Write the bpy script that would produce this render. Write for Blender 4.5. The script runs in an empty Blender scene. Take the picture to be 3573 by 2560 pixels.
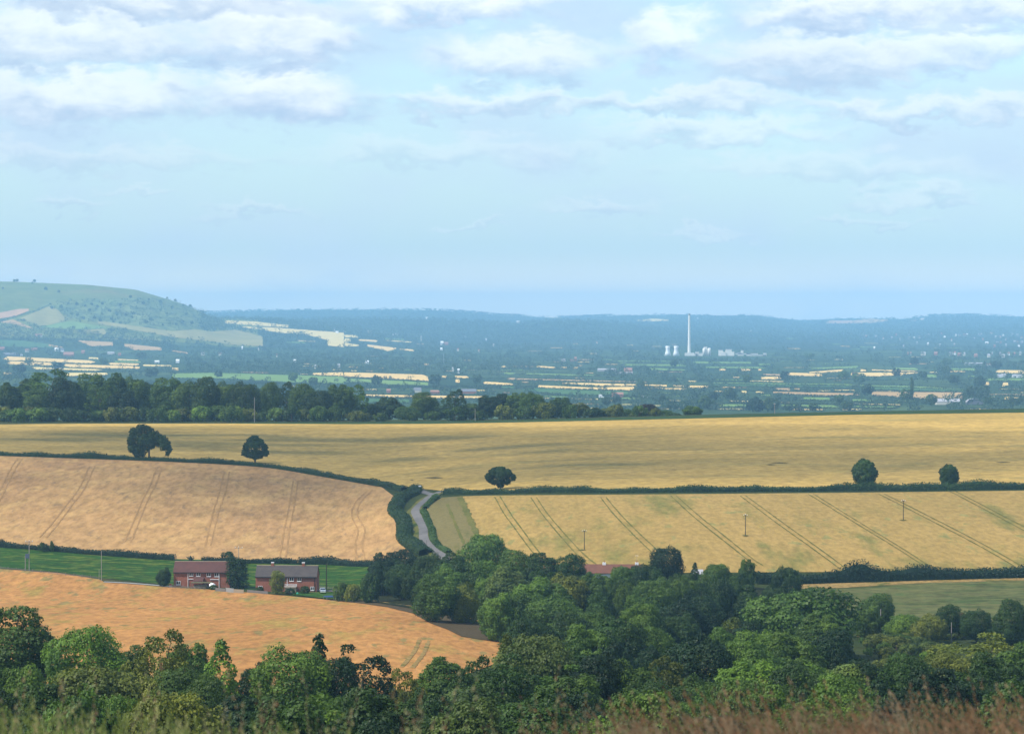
import bpy, bmesh, math, random
import numpy as np
from mathutils import Vector, Matrix
R = math.radians
rnd = random.Random(11)
rs = np.random.RandomState(7)
SC = bpy.context.scene
COL = SC.collection
# ------------------------------------------------------------------ camera
W0, H0, FPX, CAMZ, HOR = 3573.0, 2560.0, 10080.0, 130.0, 1087.0
PITCH = math.atan((HOR - H0 / 2) / FPX)            # negative: looking down
cam = bpy.data.cameras.new('camera'); co = bpy.data.objects.new('camera', cam); COL.objects.link(co)
co.location = (0, 0, CAMZ); co.rotation_euler = (math.pi / 2 + PITCH, 0, 0)
cam.sensor_width = 36; cam.lens = 36 * FPX / W0
cam.clip_start = 0.1; cam.clip_end = 80000
cam.dof.use_dof = True; cam.dof.focus_distance = 1300; cam.dof.aperture_fstop = 10
SC.camera = co
SC.view_settings.view_transform = 'Standard'; SC.view_settings.look = 'None'
SC.view_settings.exposure = 0.45; SC.view_settings.gamma = 1.0
SC.cycles.volume_bounces = 1
SC.cycles.max_bounces = 6; SC.cycles.transparent_max_bounces = 16
SC.cycles.use_denoising = True
# ------------------------------------------------------------------ sun and sky
SUN_AZ, SUN_EL = R(-114), R(50)                    # azimuth clockwise from +Y
SV = Vector((math.sin(SUN_AZ) * math.cos(SUN_EL), math.cos(SUN_AZ) * math.cos(SUN_EL), math.sin(SUN_EL)))
sl = bpy.data.lights.new('sun', 'SUN'); sl.energy = 4.2; sl.angle = R(0.5); sl.color = (1, .96, .91)
so = bpy.data.objects.new('sun', sl); COL.objects.link(so)
so.rotation_euler = SV.to_track_quat('Z', 'Y').to_euler()

class NT:
    """small helper for building node trees"""
    def __init__(s, tree): s.t = tree; s.n = tree.nodes; s.l = tree.links
    def new(s, typ, **kw):
        n = s.n.new(typ)
        for k, v in kw.items():
            if k.startswith('_'): setattr(n, k[1:], v)
        return n
    def put(s, inp, v):
        if hasattr(v, 'is_output'): s.l.new(v, inp)
        elif v is not None: inp.default_value = v
    def m(s, op, a, b=None, c=None, clamp=False):
        n = s.n.new('ShaderNodeMath'); n.operation = op; n.use_clamp = clamp
        for i, v in enumerate((a, b, c)): s.put(n.inputs[i], v) if v is not None else None
        return n.outputs[0]
    def vm(s, op, a, b=None):
        n = s.n.new('ShaderNodeVectorMath'); n.operation = op
        s.put(n.inputs[0], a)
        if b is not None: s.put(n.inputs[1], b)
        return n.outputs[0]
    def mix(s, f, a, b, mode='MIX'):
        n = s.n.new('ShaderNodeMix'); n.data_type = 'RGBA'; n.blend_type = mode
        s.put(n.inputs[0], f)
        s.put(n.inputs[6], a if hasattr(a, 'is_output') else (*a[:3], 1))
        s.put(n.inputs[7], b if hasattr(b, 'is_output') else (*b[:3], 1))
        return n.outputs[2]
    def noise(s, vec, scale, detail=4, rough=.55, dist=0):
        n = s.n.new('ShaderNodeTexNoise'); s.put(n.inputs['Vector'], vec)
        n.inputs['Scale'].default_value = scale; n.inputs['Detail'].default_value = detail
        n.inputs['Roughness'].default_value = rough; n.inputs['Distortion'].default_value = dist
        return n.outputs[0]
    def ramp(s, f, lo, hi, a=0., b=1.):
        n = s.n.new('ShaderNodeMapRange'); n.interpolation_type = 'SMOOTHSTEP'
        s.put(n.inputs[0], f); s.put(n.inputs[1], lo); s.put(n.inputs[2], hi); s.put(n.inputs[3], a); s.put(n.inputs[4], b)
        return n.outputs[0]

world = bpy.data.worlds.new('World'); SC.world = world; world.use_nodes = True
T = NT(world.node_tree); T.n.clear()
wo = T.new('ShaderNodeOutputWorld'); bg = T.new('ShaderNodeBackground'); bg.inputs[1].default_value = 0.15
T.l.new(bg.outputs[0], wo.inputs[0])
sky = T.new('ShaderNodeTexSky'); sky.sky_type = 'NISHITA'; sky.sun_disc = False
sky.sun_elevation = SUN_EL; sky.sun_rotation = SUN_AZ; sky.altitude = 100; sky.air_density = 1.0; sky.dust_density = .6; sky.ozone_density = 3.0
geo = T.new('ShaderNodeTexCoord'); sep = T.new('ShaderNodeSeparateXYZ'); T.l.new(geo.outputs['Generated'], sep.inputs[0])
dx, dy, dz = sep.outputs
az = T.m('ARCTAN2', dx, dy)                        # compass direction
el = T.m('ARCSINE', dz)                            # height above the horizon
cmb = T.new('ShaderNodeCombineXYZ'); T.put(cmb.inputs[0], T.m('MULTIPLY', az, 30)); T.put(cmb.inputs[1], T.m('MULTIPLY', el, 62))
P = cmb.outputs[0]
nA = T.noise(P, 1.3, 7, .58, .2); nB = T.noise(T.vm('ADD', P, (31, 7, 3)), 1.9, 7, .6, .3)
nF = T.noise(T.vm('ADD', P, (5, 90, 3)), 2.2, 7, .55)
u_ = T.m('ADD', T.m('MULTIPLY', az, 1.0), T.m('MULTIPLY', T.m('SUBTRACT', nA, .5), .05))
v_ = T.m('ADD', el, T.m('MULTIPLY', T.m('SUBTRACT', nB, .5), .026))
skyc = T.mix(1.0, sky.outputs[0], (.93, 1.0, .98), 'MULTIPLY')
low = T.ramp(el, -.02, .16, 1, 0)
skyc = T.mix(T.m('MULTIPLY', low, .93), skyc, (2.52, 3.55, 4.2))
skyc = T.mix(T.ramp(el, .0, .024, .9, 0), skyc, (6.0, 5.4, 4.5))      # pale summer haze low in the sky
colr = skyc
def cloud(cu, cv, wu, hv, bright, dens):
    """soft cumulus: centre and radii given in photo pixels, kept as compass direction and elevation"""
    global colr
    a0 = math.atan((cu - W0 / 2) / FPX); e0 = math.atan((HOR - cv) / FPX); ru = wu / FPX; rv = hv * 1.15 / FPX
    x = T.m('DIVIDE', T.m('SUBTRACT', u_, a0), ru)
    y = T.m('DIVIDE', T.m('SUBTRACT', v_, e0), rv)
    yb = T.m('MULTIPLY', T.m('MINIMUM', y, 0), 1.35)
    yy = T.m('ADD', T.m('MAXIMUM', y, 0), yb)
    r = T.m('SQRT', T.m('ADD', T.m('MULTIPLY', x, x), T.m('MULTIPLY', yy, yy)))
    mask = T.m('MULTIPLY', T.ramp(T.m('ADD', r, T.m('MULTIPLY', T.m('SUBTRACT', nF, .5), .85)), .46, 1.08, 1, 0), dens)
    lit = T.ramp(T.m('ADD', y, T.m('MULTIPLY', T.m('SUBTRACT', nF, .5), 1.25)), -.8, .6)
    base = (2.2 * bright, 3.0 * bright, 4.12 * bright); top = (4.85 * bright, 5.2 * bright, 5.4 * bright)
    colr = T.mix(mask, colr, T.mix(lit, base, top))
veil = T.m('MULTIPLY', T.ramp(T.m('ADD', T.noise(P, .45, 5, .5), T.m('MULTIPLY', el, 2.4)), .50, .84), .7)
colr = T.mix(veil, colr, T.mix(T.noise(P, 1.1, 5, .6), (2.56, 3.36, 4.56), (3.44, 4.08, 4.76)))
for c in [(300, 560, 700, 50, .92, .3), (1600, 540, 700, 60, .96, .3), (2900, 600, 700, 60, .94, .3), (2500, 480, 500, 60, .98, .5),
          (2100, 720, 260, 40, .93, .35), (3000, 780, 300, 26, .93, .3), (900, 740, 220, 24, .93, .3), (230, 730, 150, 26, .92, .3), (500, 670, 260, 20, .93, .25), (1650, 790, 160, 16, .95, .3), (2450, 815, 260, 18, .92, .3), (3200, 690, 260, 36, .94, .35),
          (300, 360, 560, 130, 1.0, .85), (1000, 350, 340, 130, 1.02, .9), (1700, 370, 420, 60, 1.0, .6), (2400, 370, 500, 60, .97, .6), (3250, 400, 560, 60, .98, .6),
          (250, 160, 520, 130, 1.0, .85), (950, 140, 400, 140, 1.02, .92), (1800, 220, 420, 110, 1.02, .75), (2300, 150, 230, 120, 1.07, .8), (2900, 230, 500, 110, .99, .75), (3350, 190, 360, 110, 1.04, .75),
          (600, 20, 620, 85, .98, .85), (1550, 20, 460, 100, 1.05, .92), (2950, 60, 460, 90, 1.03, .9), (3500, 30, 300, 110, 1.05, .85), (100, -60, 500, 100, 1.0, .8), (1100, -170, 900, 90, 1.05, .8), (2600, -260, 900, 130, 1.0, .8)]:
    cloud(*c)
T.l.new(colr, bg.inputs[0])

# ------------------------------------------------------------------ picture <-> world geometry
CP, SP = math.cos(PITCH), math.sin(PITCH)
def vslope(v):                                       # photo row -> z/y slope of its ray
    yc = (H0 / 2 - np.asarray(v, float)) / FPX
    return (SP + yc * CP) / (CP - yc * SP)
def uslope(u, v):
    yc = (H0 / 2 - np.asarray(v, float)) / FPX
    return ((np.asarray(u, float) - W0 / 2) / FPX) / (CP - yc * SP)
def vrow(t):                                         # slope -> photo row
    return H0 / 2 - FPX * (t * CP - SP) / (CP + t * SP)

def pchip(xs, ys, x):
    xs = np.array(xs, float); ys = np.array(ys, float); h = np.diff(xs); dl = np.diff(ys) / h
    m = np.zeros_like(ys)
    for i in range(1, len(xs) - 1):
        if dl[i - 1] * dl[i] > 0:
            w1, w2 = 2 * h[i] + h[i - 1], h[i] + 2 * h[i - 1]; m[i] = (w1 + w2) / (w1 / dl[i - 1] + w2 / dl[i])
    m[0], m[-1] = dl[0], dl[-1]
    x = np.clip(x, xs[0], xs[-1]); i = np.clip(np.searchsorted(xs, x) - 1, 0, len(xs) - 2)
    t = (x - xs[i]) / h[i]
    return (ys[i] * (2 * t**3 - 3 * t**2 + 1) + h[i] * m[i] * (t**3 - 2 * t**2 + t) + ys[i + 1] * (-2 * t**3 + 3 * t**2) + h[i] * m[i + 1] * (t**3 - t**2))

GD = np.concatenate([np.linspace(0.3, 14, 28), np.geomspace(15, 380, 60), np.linspace(386, 1640, 250), np.geomspace(1650, 3400, 60), np.geomspace(3440, 26500, 262)])
GU = np.linspace(-900, 4500, 271); GS = (GU - W0 / 2) / FPX
pre = [(0, 128.35), (8.5, 128.0), (11, 127.4), (20, 124), (100, 108), (200, 92), (300, 80)]
post = [(1700, 66), (2000, 40), (2500, 8), (3000, 0)]
near = {
 -900: [(400, 74), (440, 71), (620, 61), (890, 47), (1000, 51), (1270, 67), (1560, 70.1)],
 0: [(400, 74), (440, 71), (620, 61), (890, 46), (1000, 49.3), (1270, 65.8), (1560, 70.1)],
 600: [(400, 73), (440, 70), (620, 60), (905, 44), (985, 45.5), (1250, 63.5), (1560, 70.1)],
 1200: [(400, 72), (700, 55.5), (900, 43), (985, 44.7), (1200, 57), (1300, 62.3), (1560, 70.3)],
 1500: [(400, 72), (700, 54), (880, 46), (1000, 51), (1100, 59), (1300, 64.5), (1560, 70.6)],
 1800: [(400, 72), (700, 52), (860, 50), (1000, 57.5), (1090, 62.6), (1300, 67), (1560, 71.3)],
 2400: [(400, 72), (520, 62), (700, 53), (825, 52), (860, 55), (1080, 64), (1300, 69.5), (1560, 73.8)],
 3000: [(400, 72), (520, 62), (700, 53), (828, 51.6), (860, 54.5), (1075, 64), (1300, 70.5), (1560, 75.8)],
 3573: [(400, 72), (520, 62), (700, 53), (828, 52.2), (860, 54.8), (1080, 65), (1300, 72), (1560, 77.4)],
 4500: [(400, 72), (520, 62), (700, 53), (828, 52.6), (860, 55), (1080, 66), (1300, 74), (1560, 79)]}
ks = sorted(near)
NZ = np.array([pchip(*zip(*(pre + near[k] + post)), GD) for k in ks])
HZ = np.array([[0.0]]) * np.zeros((len(GU), len(GD)))
for j in range(len(GD)): HZ[:, j] = np.interp(GU, ks, NZ[:, j])
def gsm(A, n):
    k = np.exp(-0.5 * (np.arange(-2 * n, 2 * n + 1) / n)**2); k /= k.sum()
    P_ = np.pad(A, ((2 * n, 2 * n), (0, 0)), 'edge'); return sum(k[i] * P_[i:i + len(A)] for i in range(len(k)))
HZ = gsm(HZ, 5)
hillC = np.interp(GU, [-900, 0, 132, 317, 476, 556, 635, 688, 741, 794, 830, 870, 950, 1200, 1500], [262, 250, 247, 239, 221, 194, 166, 137, 106, 80, 64, 57, 50, 22, 0])
hillS = pchip([8600, 9300, 10000, 10500, 11000, 11500, 11900, 12500, 14000, 16500], [0, .08, .2, .34, .62, .88, 1, .97, .5, 0], GD)
s2C = np.interp(GU, [700, 800, 900, 1000, 1200, 1450, 1800], [100, 96, 92, 84, 62, 20, 0])
s2S = pchip([9400, 11000, 12000, 13000, 15000, 17000], [0, .34, .7, 1, .98, .4], GD)
r2C = np.interp(GU, [-900, 700, 900, 1000, 1200, 1500, 1700, 1808, 1940, 2046, 2179, 2300, 2400, 2620, 2740, 3000, 3573, 4500], [80, 80, 80, 88, 92, 86, 76, 64, 82, 78, 64, 44, 26, 12, -5, 5, 18, 25])
r2S = pchip([11500, 13000, 14300, 15500, 16500, 18500, 20000], [0, .28, .8, 1, .92, .5, .2], GD)
v3 = np.interp(GU, [-900, 740, 800, 1000, 1400, 1517, 1634, 1729, 1888, 1983, 2152, 2390, 2505, 2637, 2717, 2807, 2902, 3045, 3140, 3246, 3431, 3568, 4500], [1090, 1088, 1085, 1077, 1076, 1078, 1086, 1096, 1104, 1107, 1099, 1095, 1098, 1098, 1109, 1119, 1112, 1108, 1112, 1100, 1098, 1104, 1100])
r3C = 130 - (v3 - HOR) * 21000 / FPX - 10
r3S = pchip([12500, 15000, 17000, 19000, 21000, 23000, 26000, 45000], [0, .22, .45, .75, 1, 1, .9, .5], GD)
FZ = np.maximum.reduce([np.outer(hillC, hillS), np.outer(s2C, s2S), np.outer(r2C, r2S), np.outer(r3C, r3S)])
HZ += FZ
# gentle relief
XX = GS[:, None] * GD[None, :]; YY = np.broadcast_to(GD[None, :], XX.shape)
HZ += np.where(YY > 9000, 4.0, 0) * (np.sin(XX / 310 + YY / 800) * np.sin(YY / 410 + XX / 900)) * np.clip((YY - 9000) / 2000, 0, 1)
HZ += np.clip((hillC[:, None] - 60) / 100, 0, 1) * np.exp(-((YY - 10900) / 600)**2) * (7 * np.sin(XX / 85 + YY / 300) + 5 * np.sin(XX / 37 - YY / 210) + 3 * np.sin(XX / 17 + YY / 90))
TS = (HZ - CAMZ) / GD[None, :]

def ground(x, y):
    x = np.asarray(x, float); y = np.asarray(y, float)
    fi = np.clip((x / y - GS[0]) / (GS[1] - GS[0]), 0, len(GS) - 1.001); i = fi.astype(int); fi = fi - i
    j = np.clip(np.searchsorted(GD, y) - 1, 0, len(GD) - 2); fj = np.clip((y - GD[j]) / (GD[j + 1] - GD[j]), 0, 1)
    return (HZ[i, j] * (1 - fi) * (1 - fj) + HZ[i + 1, j] * fi * (1 - fj) + HZ[i, j + 1] * (1 - fi) * fj + HZ[i + 1, j + 1] * fi * fj)
J0 = int(np.searchsorted(GD, 340))
def hit(u, v, j0=None, j1=None):
    """where the ray of a photo pixel meets the land: world x, y, z"""
    u = np.atleast_1d(np.asarray(u, float)); v = np.atleast_1d(np.asarray(v, float)); v, u = np.broadcast_arrays(v, u)
    j0 = J0 if j0 is None else j0; j1 = j1 or len(GD)
    s = uslope(u, v); t = vslope(v)
    fi = np.clip((s - GS[0]) / (GS[1] - GS[0]), 0, len(GS) - 1.001); i = fi.astype(int); fi = (fi - i)[:, None]
    Tc = TS[i, j0:j1] * (1 - fi) + TS[i + 1, j0:j1] * fi
    ok = Tc >= t[:, None]; k = ok.argmax(1); none = ~ok.any(1)
    k[none] = Tc[none].argmax(1); k = np.maximum(k, 1); a = np.arange(len(k))
    t0, t1 = Tc[a, k - 1], Tc[a, k]; f = np.clip((t - t0) / np.where(abs(t1 - t0) < 1e-12, 1, t1 - t0), 0, 1)
    d = GD[j0:j1][k - 1] * (1 - f) + GD[j0:j1][k] * f
    x = s * d
    return x, d, ground(x, d)
JC = int(np.searchsorted(GD, 1600)); JF = int(np.searchsorted(GD, 3000))
def near_hit(u, v): return hit(u, v, J0, JC)
def far_hit(u, v): return hit(u, v, JF, None)
def P1(u, v, f=near_hit):
    x, y, z = f([u], [v]); return Vector((x[0], y[0], z[0]))

# ------------------------------------------------------------------ object helpers
def tag(o, label=None, cat=None, group=None, kind=None):
    if label: o['label'] = label
    if cat: o['category'] = cat
    if group: o['group'] = group
    if kind: o['kind'] = kind
    return o
def link(name, me, mat=None, parent=None):
    o = bpy.data.objects.new(name, me); COL.objects.link(o)
    if mat and me and hasattr(me, 'materials') and not me.materials: me.materials.append(mat)
    if parent: o.parent = parent
    return o
def empty(name, loc, rz=0):
    o = bpy.data.objects.new(name, None); COL.objects.link(o); o.location = loc; o.rotation_euler.z = rz; o.empty_display_size = .5
    return o
def npmesh(name, verts, faces, tone=None, smooth=False, mids=None):
    verts = np.asarray(verts, np.float32).reshape(-1, 3); faces = np.asarray(faces, np.int32)
    me = bpy.data.meshes.new(name); k = faces.shape[1]
    me.vertices.add(len(verts)); me.vertices.foreach_set('co', verts.ravel())
    me.loops.add(faces.size); me.loops.foreach_set('vertex_index', faces.ravel())
    me.polygons.add(len(faces)); me.polygons.foreach_set('loop_start', np.arange(0, faces.size, k, dtype=np.int32))
    try: me.polygons.foreach_set('loop_total', np.full(len(faces), k, np.int32))
    except Exception: pass
    if mids is not None: me.polygons.foreach_set('material_index', np.asarray(mids, np.int32))
    me.update(calc_edges=True)
    me.polygons.foreach_set('use_smooth', np.full(len(faces), smooth))
    if tone is not None:
        a = me.attributes.new('tone', 'FLOAT', 'POINT'); a.data.foreach_set('value', np.asarray(tone, np.float32))
    me.validate()
    return me
class MB:
    """collects boxes, prisms and tubes, builds one mesh"""
    def __init__(s): s.v = []; s.f = []
    def add(s, vs, fs):
        n = len(s.v); s.v += [tuple(p) for p in vs]; s.f += [tuple(n + i for i in f) for f in fs]; return s
    def box(s, x0, x1, y0, y1, z0, z1):
        return s.add([(x0, y0, z0), (x1, y0, z0), (x1, y1, z0), (x0, y1, z0), (x0, y0, z1), (x1, y0, z1), (x1, y1, z1), (x0, y1, z1)],
              [(0, 3, 2, 1), (4, 5, 6, 7), (0, 1, 5, 4), (1, 2, 6, 5), (2, 3, 7, 6), (3, 0, 4, 7)])
    def prism(s, prof, y0, y1):                        # (x,z) outline extruded along y
        n = len(prof); vs = [(x, y0, z) for x, z in prof] + [(x, y1, z) for x, z in prof]
        return s.add(vs, [tuple(range(n)), tuple(range(2 * n - 1, n - 1, -1))] + [(i, i + n, (i + 1) % n + n, (i + 1) % n) for i in range(n)])
    def prismx(s, prof, x0, x1):                       # (y,z) outline extruded along x
        n = len(prof); vs = [(x0, y, z) for y, z in prof] + [(x1, y, z) for y, z in prof]
        return s.add(vs, [tuple(range(n - 1, -1, -1)), tuple(range(n, 2 * n))] + [(i, (i + 1) % n, (i + 1) % n + n, i + n) for i in range(n)])
    def tube(s, pts, rads, n=8):
        pts = [Vector(p) for p in pts]; rings = []
        for i, p in enumerate(pts):
            d = (pts[min(i + 1, len(pts) - 1)] - pts[max(i - 1, 0)]).normalized()
            a = d.orthogonal().normalized(); b = d.cross(a)
            rings.append([p + (a * math.cos(2 * math.pi * k / n) + b * math.sin(2 * math.pi * k / n)) * rads[i] for k in range(n)])
        vs = [q for r_ in rings for q in r_]; fs = []
        for i in range(len(pts) - 1):
            for k in range(n): fs.append((i * n + k, i * n + (k + 1) % n, (i + 1) * n + (k + 1) % n, (i + 1) * n + k))
        fs += [tuple(range(n - 1, -1, -1)), tuple((len(pts) - 1) * n + k for k in range(n))]
        return s.add(vs, fs)
    def lathe(s, prof, c=(0, 0, 0), n=20):             # (r,z) profile
        vs = [(c[0] + r_ * math.cos(2 * math.pi * k / n), c[1] + r_ * math.sin(2 * math.pi * k / n), c[2] + z) for r_, z in prof for k in range(n)]
        fs = [(i * n + k, i * n + (k + 1) % n, (i + 1) * n + (k + 1) % n, (i + 1) * n + k) for i in range(len(prof) - 1) for k in range(n)]
        fs += [tuple(range(n - 1, -1, -1)), tuple((len(prof) - 1) * n + k for k in range(n))]
        return s.add(vs, fs)
    def build(s, name, mat, parent=None, smooth=False):
        me = bpy.data.meshes.new(name); me.from_pydata(s.v, [], s.f); me.update()
        bm = bmesh.new(); bm.from_mesh(me); bmesh.ops.recalc_face_normals(bm, faces=bm.faces); bm.to_mesh(me); bm.free()
        if smooth: me.polygons.foreach_set('use_smooth', [True] * len(me.polygons))
        return link(name, me, mat, parent)

# ------------------------------------------------------------------ materials
def newmat(name):
    m_ = bpy.data.materials.new(name); m_.use_nodes = True; t = NT(m_.node_tree); t.n.clear()
    out = t.new('ShaderNodeOutputMaterial'); t.out = out
    g = t.new('ShaderNodeNewGeometry'); t.pos = g.outputs['Position']
    return m_, t
def bsdf(t, col, rough=.8, spec=.2, bump=None, metal=0):
    b = t.new('ShaderNodeBsdfPrincipled'); t.put(b.inputs['Base Color'], col if hasattr(col, 'is_output') else (*col, 1))
    t.put(b.inputs['Roughness'], rough); b.inputs['Specular IOR Level'].default_value = spec; b.inputs['Metallic'].default_value = metal
    if bump is not None:
        n = t.new('ShaderNodeBump'); n.inputs['Strength'].default_value = bump[1]; n.inputs['Distance'].default_value = bump[2]
        t.l.new(bump[0], n.inputs['Height']); t.l.new(n.outputs[0], b.inputs['Normal'])
    t.l.new(b.outputs[0], t.out.inputs[0]); return b
def plain(name, col, rough=.7, spec=.3, var=.12, scale=1.5, metal=0):
    col = tuple(x * .8 for x in col)
    m_, t = newmat(name); n = t.noise(t.pos, scale, 5, .6)
    c = t.mix(n, tuple(c_ * (1 - var) for c_ in col), tuple(min(1, c_ * (1 + var)) for c_ in col)); bsdf(t, c, rough, spec, None, metal); return m_
def field(name, a, b, big=.02, fine=.6, c=None, cth=(.58, .7), rot=0, stretch=1, cscale=.05, bumpd=.25, finec=.45, speck=None, fst=1):
    """crop or grass: colour a-b by broad drifts, tufts of c, fine stalk grain"""
    m_, t = newmat(name); p = t.pos
    K = ({'ripe_wheat': (.84, .75, .50), 'barley_stubble': (.82, .72, .53), 'wheat_tramlined': (.58, .525, .39), 'ripe_oats': (.63, .61, .47), 'meadow_grass': (.46, .48, .16), 'linseed_crop': (.52, .52, .34), 'green_barley': (.56, .48, .36), 'dry_grass': (.6, .55, .4), 'worn_lane': (.52, .54, .53), 'hill_cover': (.6, .6, .6), 'lowland_grass': (.6, .62, .5), 'chalk_grass': (.74, .74, .38)}|{'tyre_track': (.90, .76, .54), 'green_tyre_track': (.58, .54, .36), 'far_green': (.8, .8, .62), 'verge_grass': (.6, .55, .36), 'flattened_crop': (.7, .62, .4)}).get(name, (.96, .90, .68) if name.startswith('far') else (.46, .46, .34))
    K = tuple(k_ * .95 for k_ in K); a, b = [tuple(x * y for x, y in zip(q_, K)) for q_ in (a, b)]; c = tuple(x * y for x, y in zip(c, K)) if c else c
    mp = t.new('ShaderNodeMapping'); t.l.new(p, mp.inputs[0]); mp.inputs['Rotation'].default_value = (0, 0, rot); mp.inputs['Scale'].default_value = (1, stretch, 1)
    q = mp.outputs[0]
    n1 = t.ramp(t.noise(q, big, 5, .6), .3, .7); m2 = t.new('ShaderNodeMapping'); t.l.new(p, m2.inputs[0]); m2.inputs['Scale'].default_value = (1, fst, 1); p = m2.outputs[0]; n2 = t.noise(p, fine, 6, .7)
    col = t.mix(n1, a, b)
    n3 = t.ramp(t.noise(t.vm('ADD', q, (300, 50, 9)), cscale, 7, .66), cth[0], cth[1])
    if c: col = t.mix(n3, col, c)
    if speck:
        n4 = t.ramp(t.noise(t.vm('ADD', p, (77, 5, 1)), speck[1], 4, .6), speck[2], speck[2] + .08); col = t.mix(t.m('MULTIPLY', n4, speck[3]), col, speck[0])
    k = t.ramp(n2, .25, .75, 1 - finec, 1 + finec * .75)
    kc = t.new('ShaderNodeCombineXYZ'); [t.put(kc.inputs[i], k) for i in range(3)]
    col = t.mix(1.0, col, kc.outputs[0], 'MULTIPLY')
    bsdf(t, col, .95, .05, (n2, .7, bumpd)); return m_
M = {}
M['turf'] = field('rough_grass', (.055, .085, .028), (.10, .12, .04), .03, .7, (.16, .14, .06), (.55, .7))
M['plainground'] = field('lowland_grass', (.035, .075, .035), (.07, .12, .05), .0016, .02, (.10, .15, .055), (.52, .62), cscale=.0022, bumpd=2)
M['down'] = field('chalk_grass', (.15, .20, .085), (.21, .24, .11), .004, .02, (.24, .20, .12), (.5, .7), cscale=.0035, bumpd=2, finec=.25)
M['hillwood'] = field('hill_cover', (.03, .06, .03), (.06, .10, .045), .0012, .01, (.15, .18, .08), (.6, .7), cscale=.0012, bumpd=4)
M['tan'] = field('barley_stubble', (.40, .26, .145), (.50, .33, .17), .012, .35, (.50, .345, .175), (.45, .65), 0, .3, .09, .12, .32, ((.20, .13, .07), .35, .58, .5), .22)
M['gold'] = field('ripe_wheat', (.46, .34, .13), (.60, .43, .17), .008, .25, (.36, .30, .13), (.5, .7), 0, 3, .02, .2, .35)
M['gold2'] = field('wheat_tramlined', (.47, .35, .135), (.58, .42, .17), .02, .5, (.27, .27, .09), (.50, .70), R(2), .2, .06, .2, .26, ((.15, .17, .055), .18, .60, .55), .3)
M['headland'] = field('green_barley', (.25, .24, .11), (.31, .29, .14), .02, .9, (.16, .19, .07), (.56, .7), R(75), .2, .06, .3, .25)
M['orange'] = field('ripe_oats', (.54, .265, .105), (.68, .34, .135), .03, .55, (.47, .32, .10), (.50, .66), R(3), .2, .09, .2, .34, ((.16, .15, .05), .20, .575, .7), .2)
M['meadow'] = field('meadow_grass', (.035, .115, .03), (.055, .155, .04), .03, .35, (.20, .25, .09), (.48, .62), 0, 2.6, .12, .4, .5)
M['greycrop'] = field('linseed_crop', (.17, .18, .085), (.22, .215, .11), .02, .3, (.11, .14, .055), (.48, .64), 0, 2.5, .06, .4, .45, ((.05, .09, .025), .2, .57, .6))
M['straw'] = field('dry_grass', (.42, .30, .14), (.50, .36, .17), .05, .8, (.14, .17, .05), (.5, .65), 0, 1, .12)
M['cropgreen'] = field('young_crop', (.05, .11, .035), (.075, .14, .045), .02, .8, (.12, .16, .06), (.6, .7))
M['plough'] = field('fallow_soil', (.135, .098, .068), (.17, .125, .085), .03, 1.2, None, (.5, .6), 0, 1, .05, .2, .3)
M['track'] = field('tyre_track', (.31, .215, .12), (.40, .27, .145), .05, 1.2, None, finec=.25)
M['gtrack'] = field('green_tyre_track', (.15, .17, .055), (.24, .23, .08), .05, 1.2, None, finec=.3)
M['verge'] = field('verge_grass', (.13, .16, .05), (.22, .21, .085), .08, .8, (.06, .10, .03), (.5, .65), cscale=.12)
M['lane'] = field('worn_lane', (.23, .21, .205), (.30, .27, .26), .08, 1.0, (.19, .175, .17), (.5, .7), cscale=.15, bumpd=.03, finec=.12)
M['flat'] = field('flattened_crop', (.20, .17, .075), (.27, .22, .10), .1, .8)
M['f_wheat'] = field('far_wheat', (.66, .48, .235), (.74, .55, .27), .003, .03, None, bumpd=.5, finec=.1)
M['f_pale'] = field('far_pale_wheat', (.64, .53, .26), (.70, .58, .30), .003, .03, None, bumpd=.5, finec=.1)
M['f_tan'] = field('far_tan', (.40, .28, .17), (.47, .33, .20), .003, .03, None, bumpd=.5, finec=.1)
M['f_green'] = field('far_green', (.16, .27, .085), (.21, .32, .11), .003, .03, None, bumpd=.5, finec=.15)
M['f_dark'] = field('far_dark_green', (.05, .125, .055), (.07, .15, .065), .003, .03, None, bumpd=.5, finec=.15)
M['f_olive'] = field('far_olive', (.25, .25, .115), (.32, .29, .14), .003, .03, None, bumpd=.5, finec=.15)
M['f_pink'] = field('far_pink', (.42, .27, .20), (.48, .31, .23), .003, .03, None, bumpd=.5, finec=.1)
M['chalk'] = plain('chalk', (.78, .62, .48), .9, .1, .1, .02)
def leafmat(name, gain=1.0, ns=.12):
    m_, t = newmat(name)
    oi = t.new('ShaderNodeObjectInfo'); at = t.new('ShaderNodeAttribute'); at.attribute_name = 'tone'
    n = t.noise(t.pos, ns, 4, .6)
    k = t.m('MULTIPLY', t.m('ADD', .55, t.m('MULTIPLY', at.outputs['Fac'], .9)), t.ramp(n, .25, .75, .72, 1.3))
    kc = t.new('ShaderNodeCombineXYZ'); t.put(kc.inputs[0], t.m('MULTIPLY', t.m('POWER', k, 1.25), gain)); t.put(kc.inputs[1], t.m('MULTIPLY', k, gain)); t.put(kc.inputs[2], t.m('MULTIPLY', k, gain))
    c = t.mix(1.0, oi.outputs['Color'], kc.outputs[0], 'MULTIPLY')
    d = t.new('ShaderNodeBsdfPrincipled'); t.put(d.inputs['Base Color'], c); d.inputs['Roughness'].default_value = .55; d.inputs['Specular IOR Level'].default_value = .25
    tr = t.new('ShaderNodeBsdfTranslucent'); t.put(tr.inputs[0], c); mx = t.new('ShaderNodeMixShader'); mx.inputs[0].default_value = .28
    t.l.new(d.outputs[0], mx.inputs[1]); t.l.new(tr.outputs[0], mx.inputs[2]); t.l.new(mx.outputs[0], t.out.inputs[0]); return m_
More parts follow.
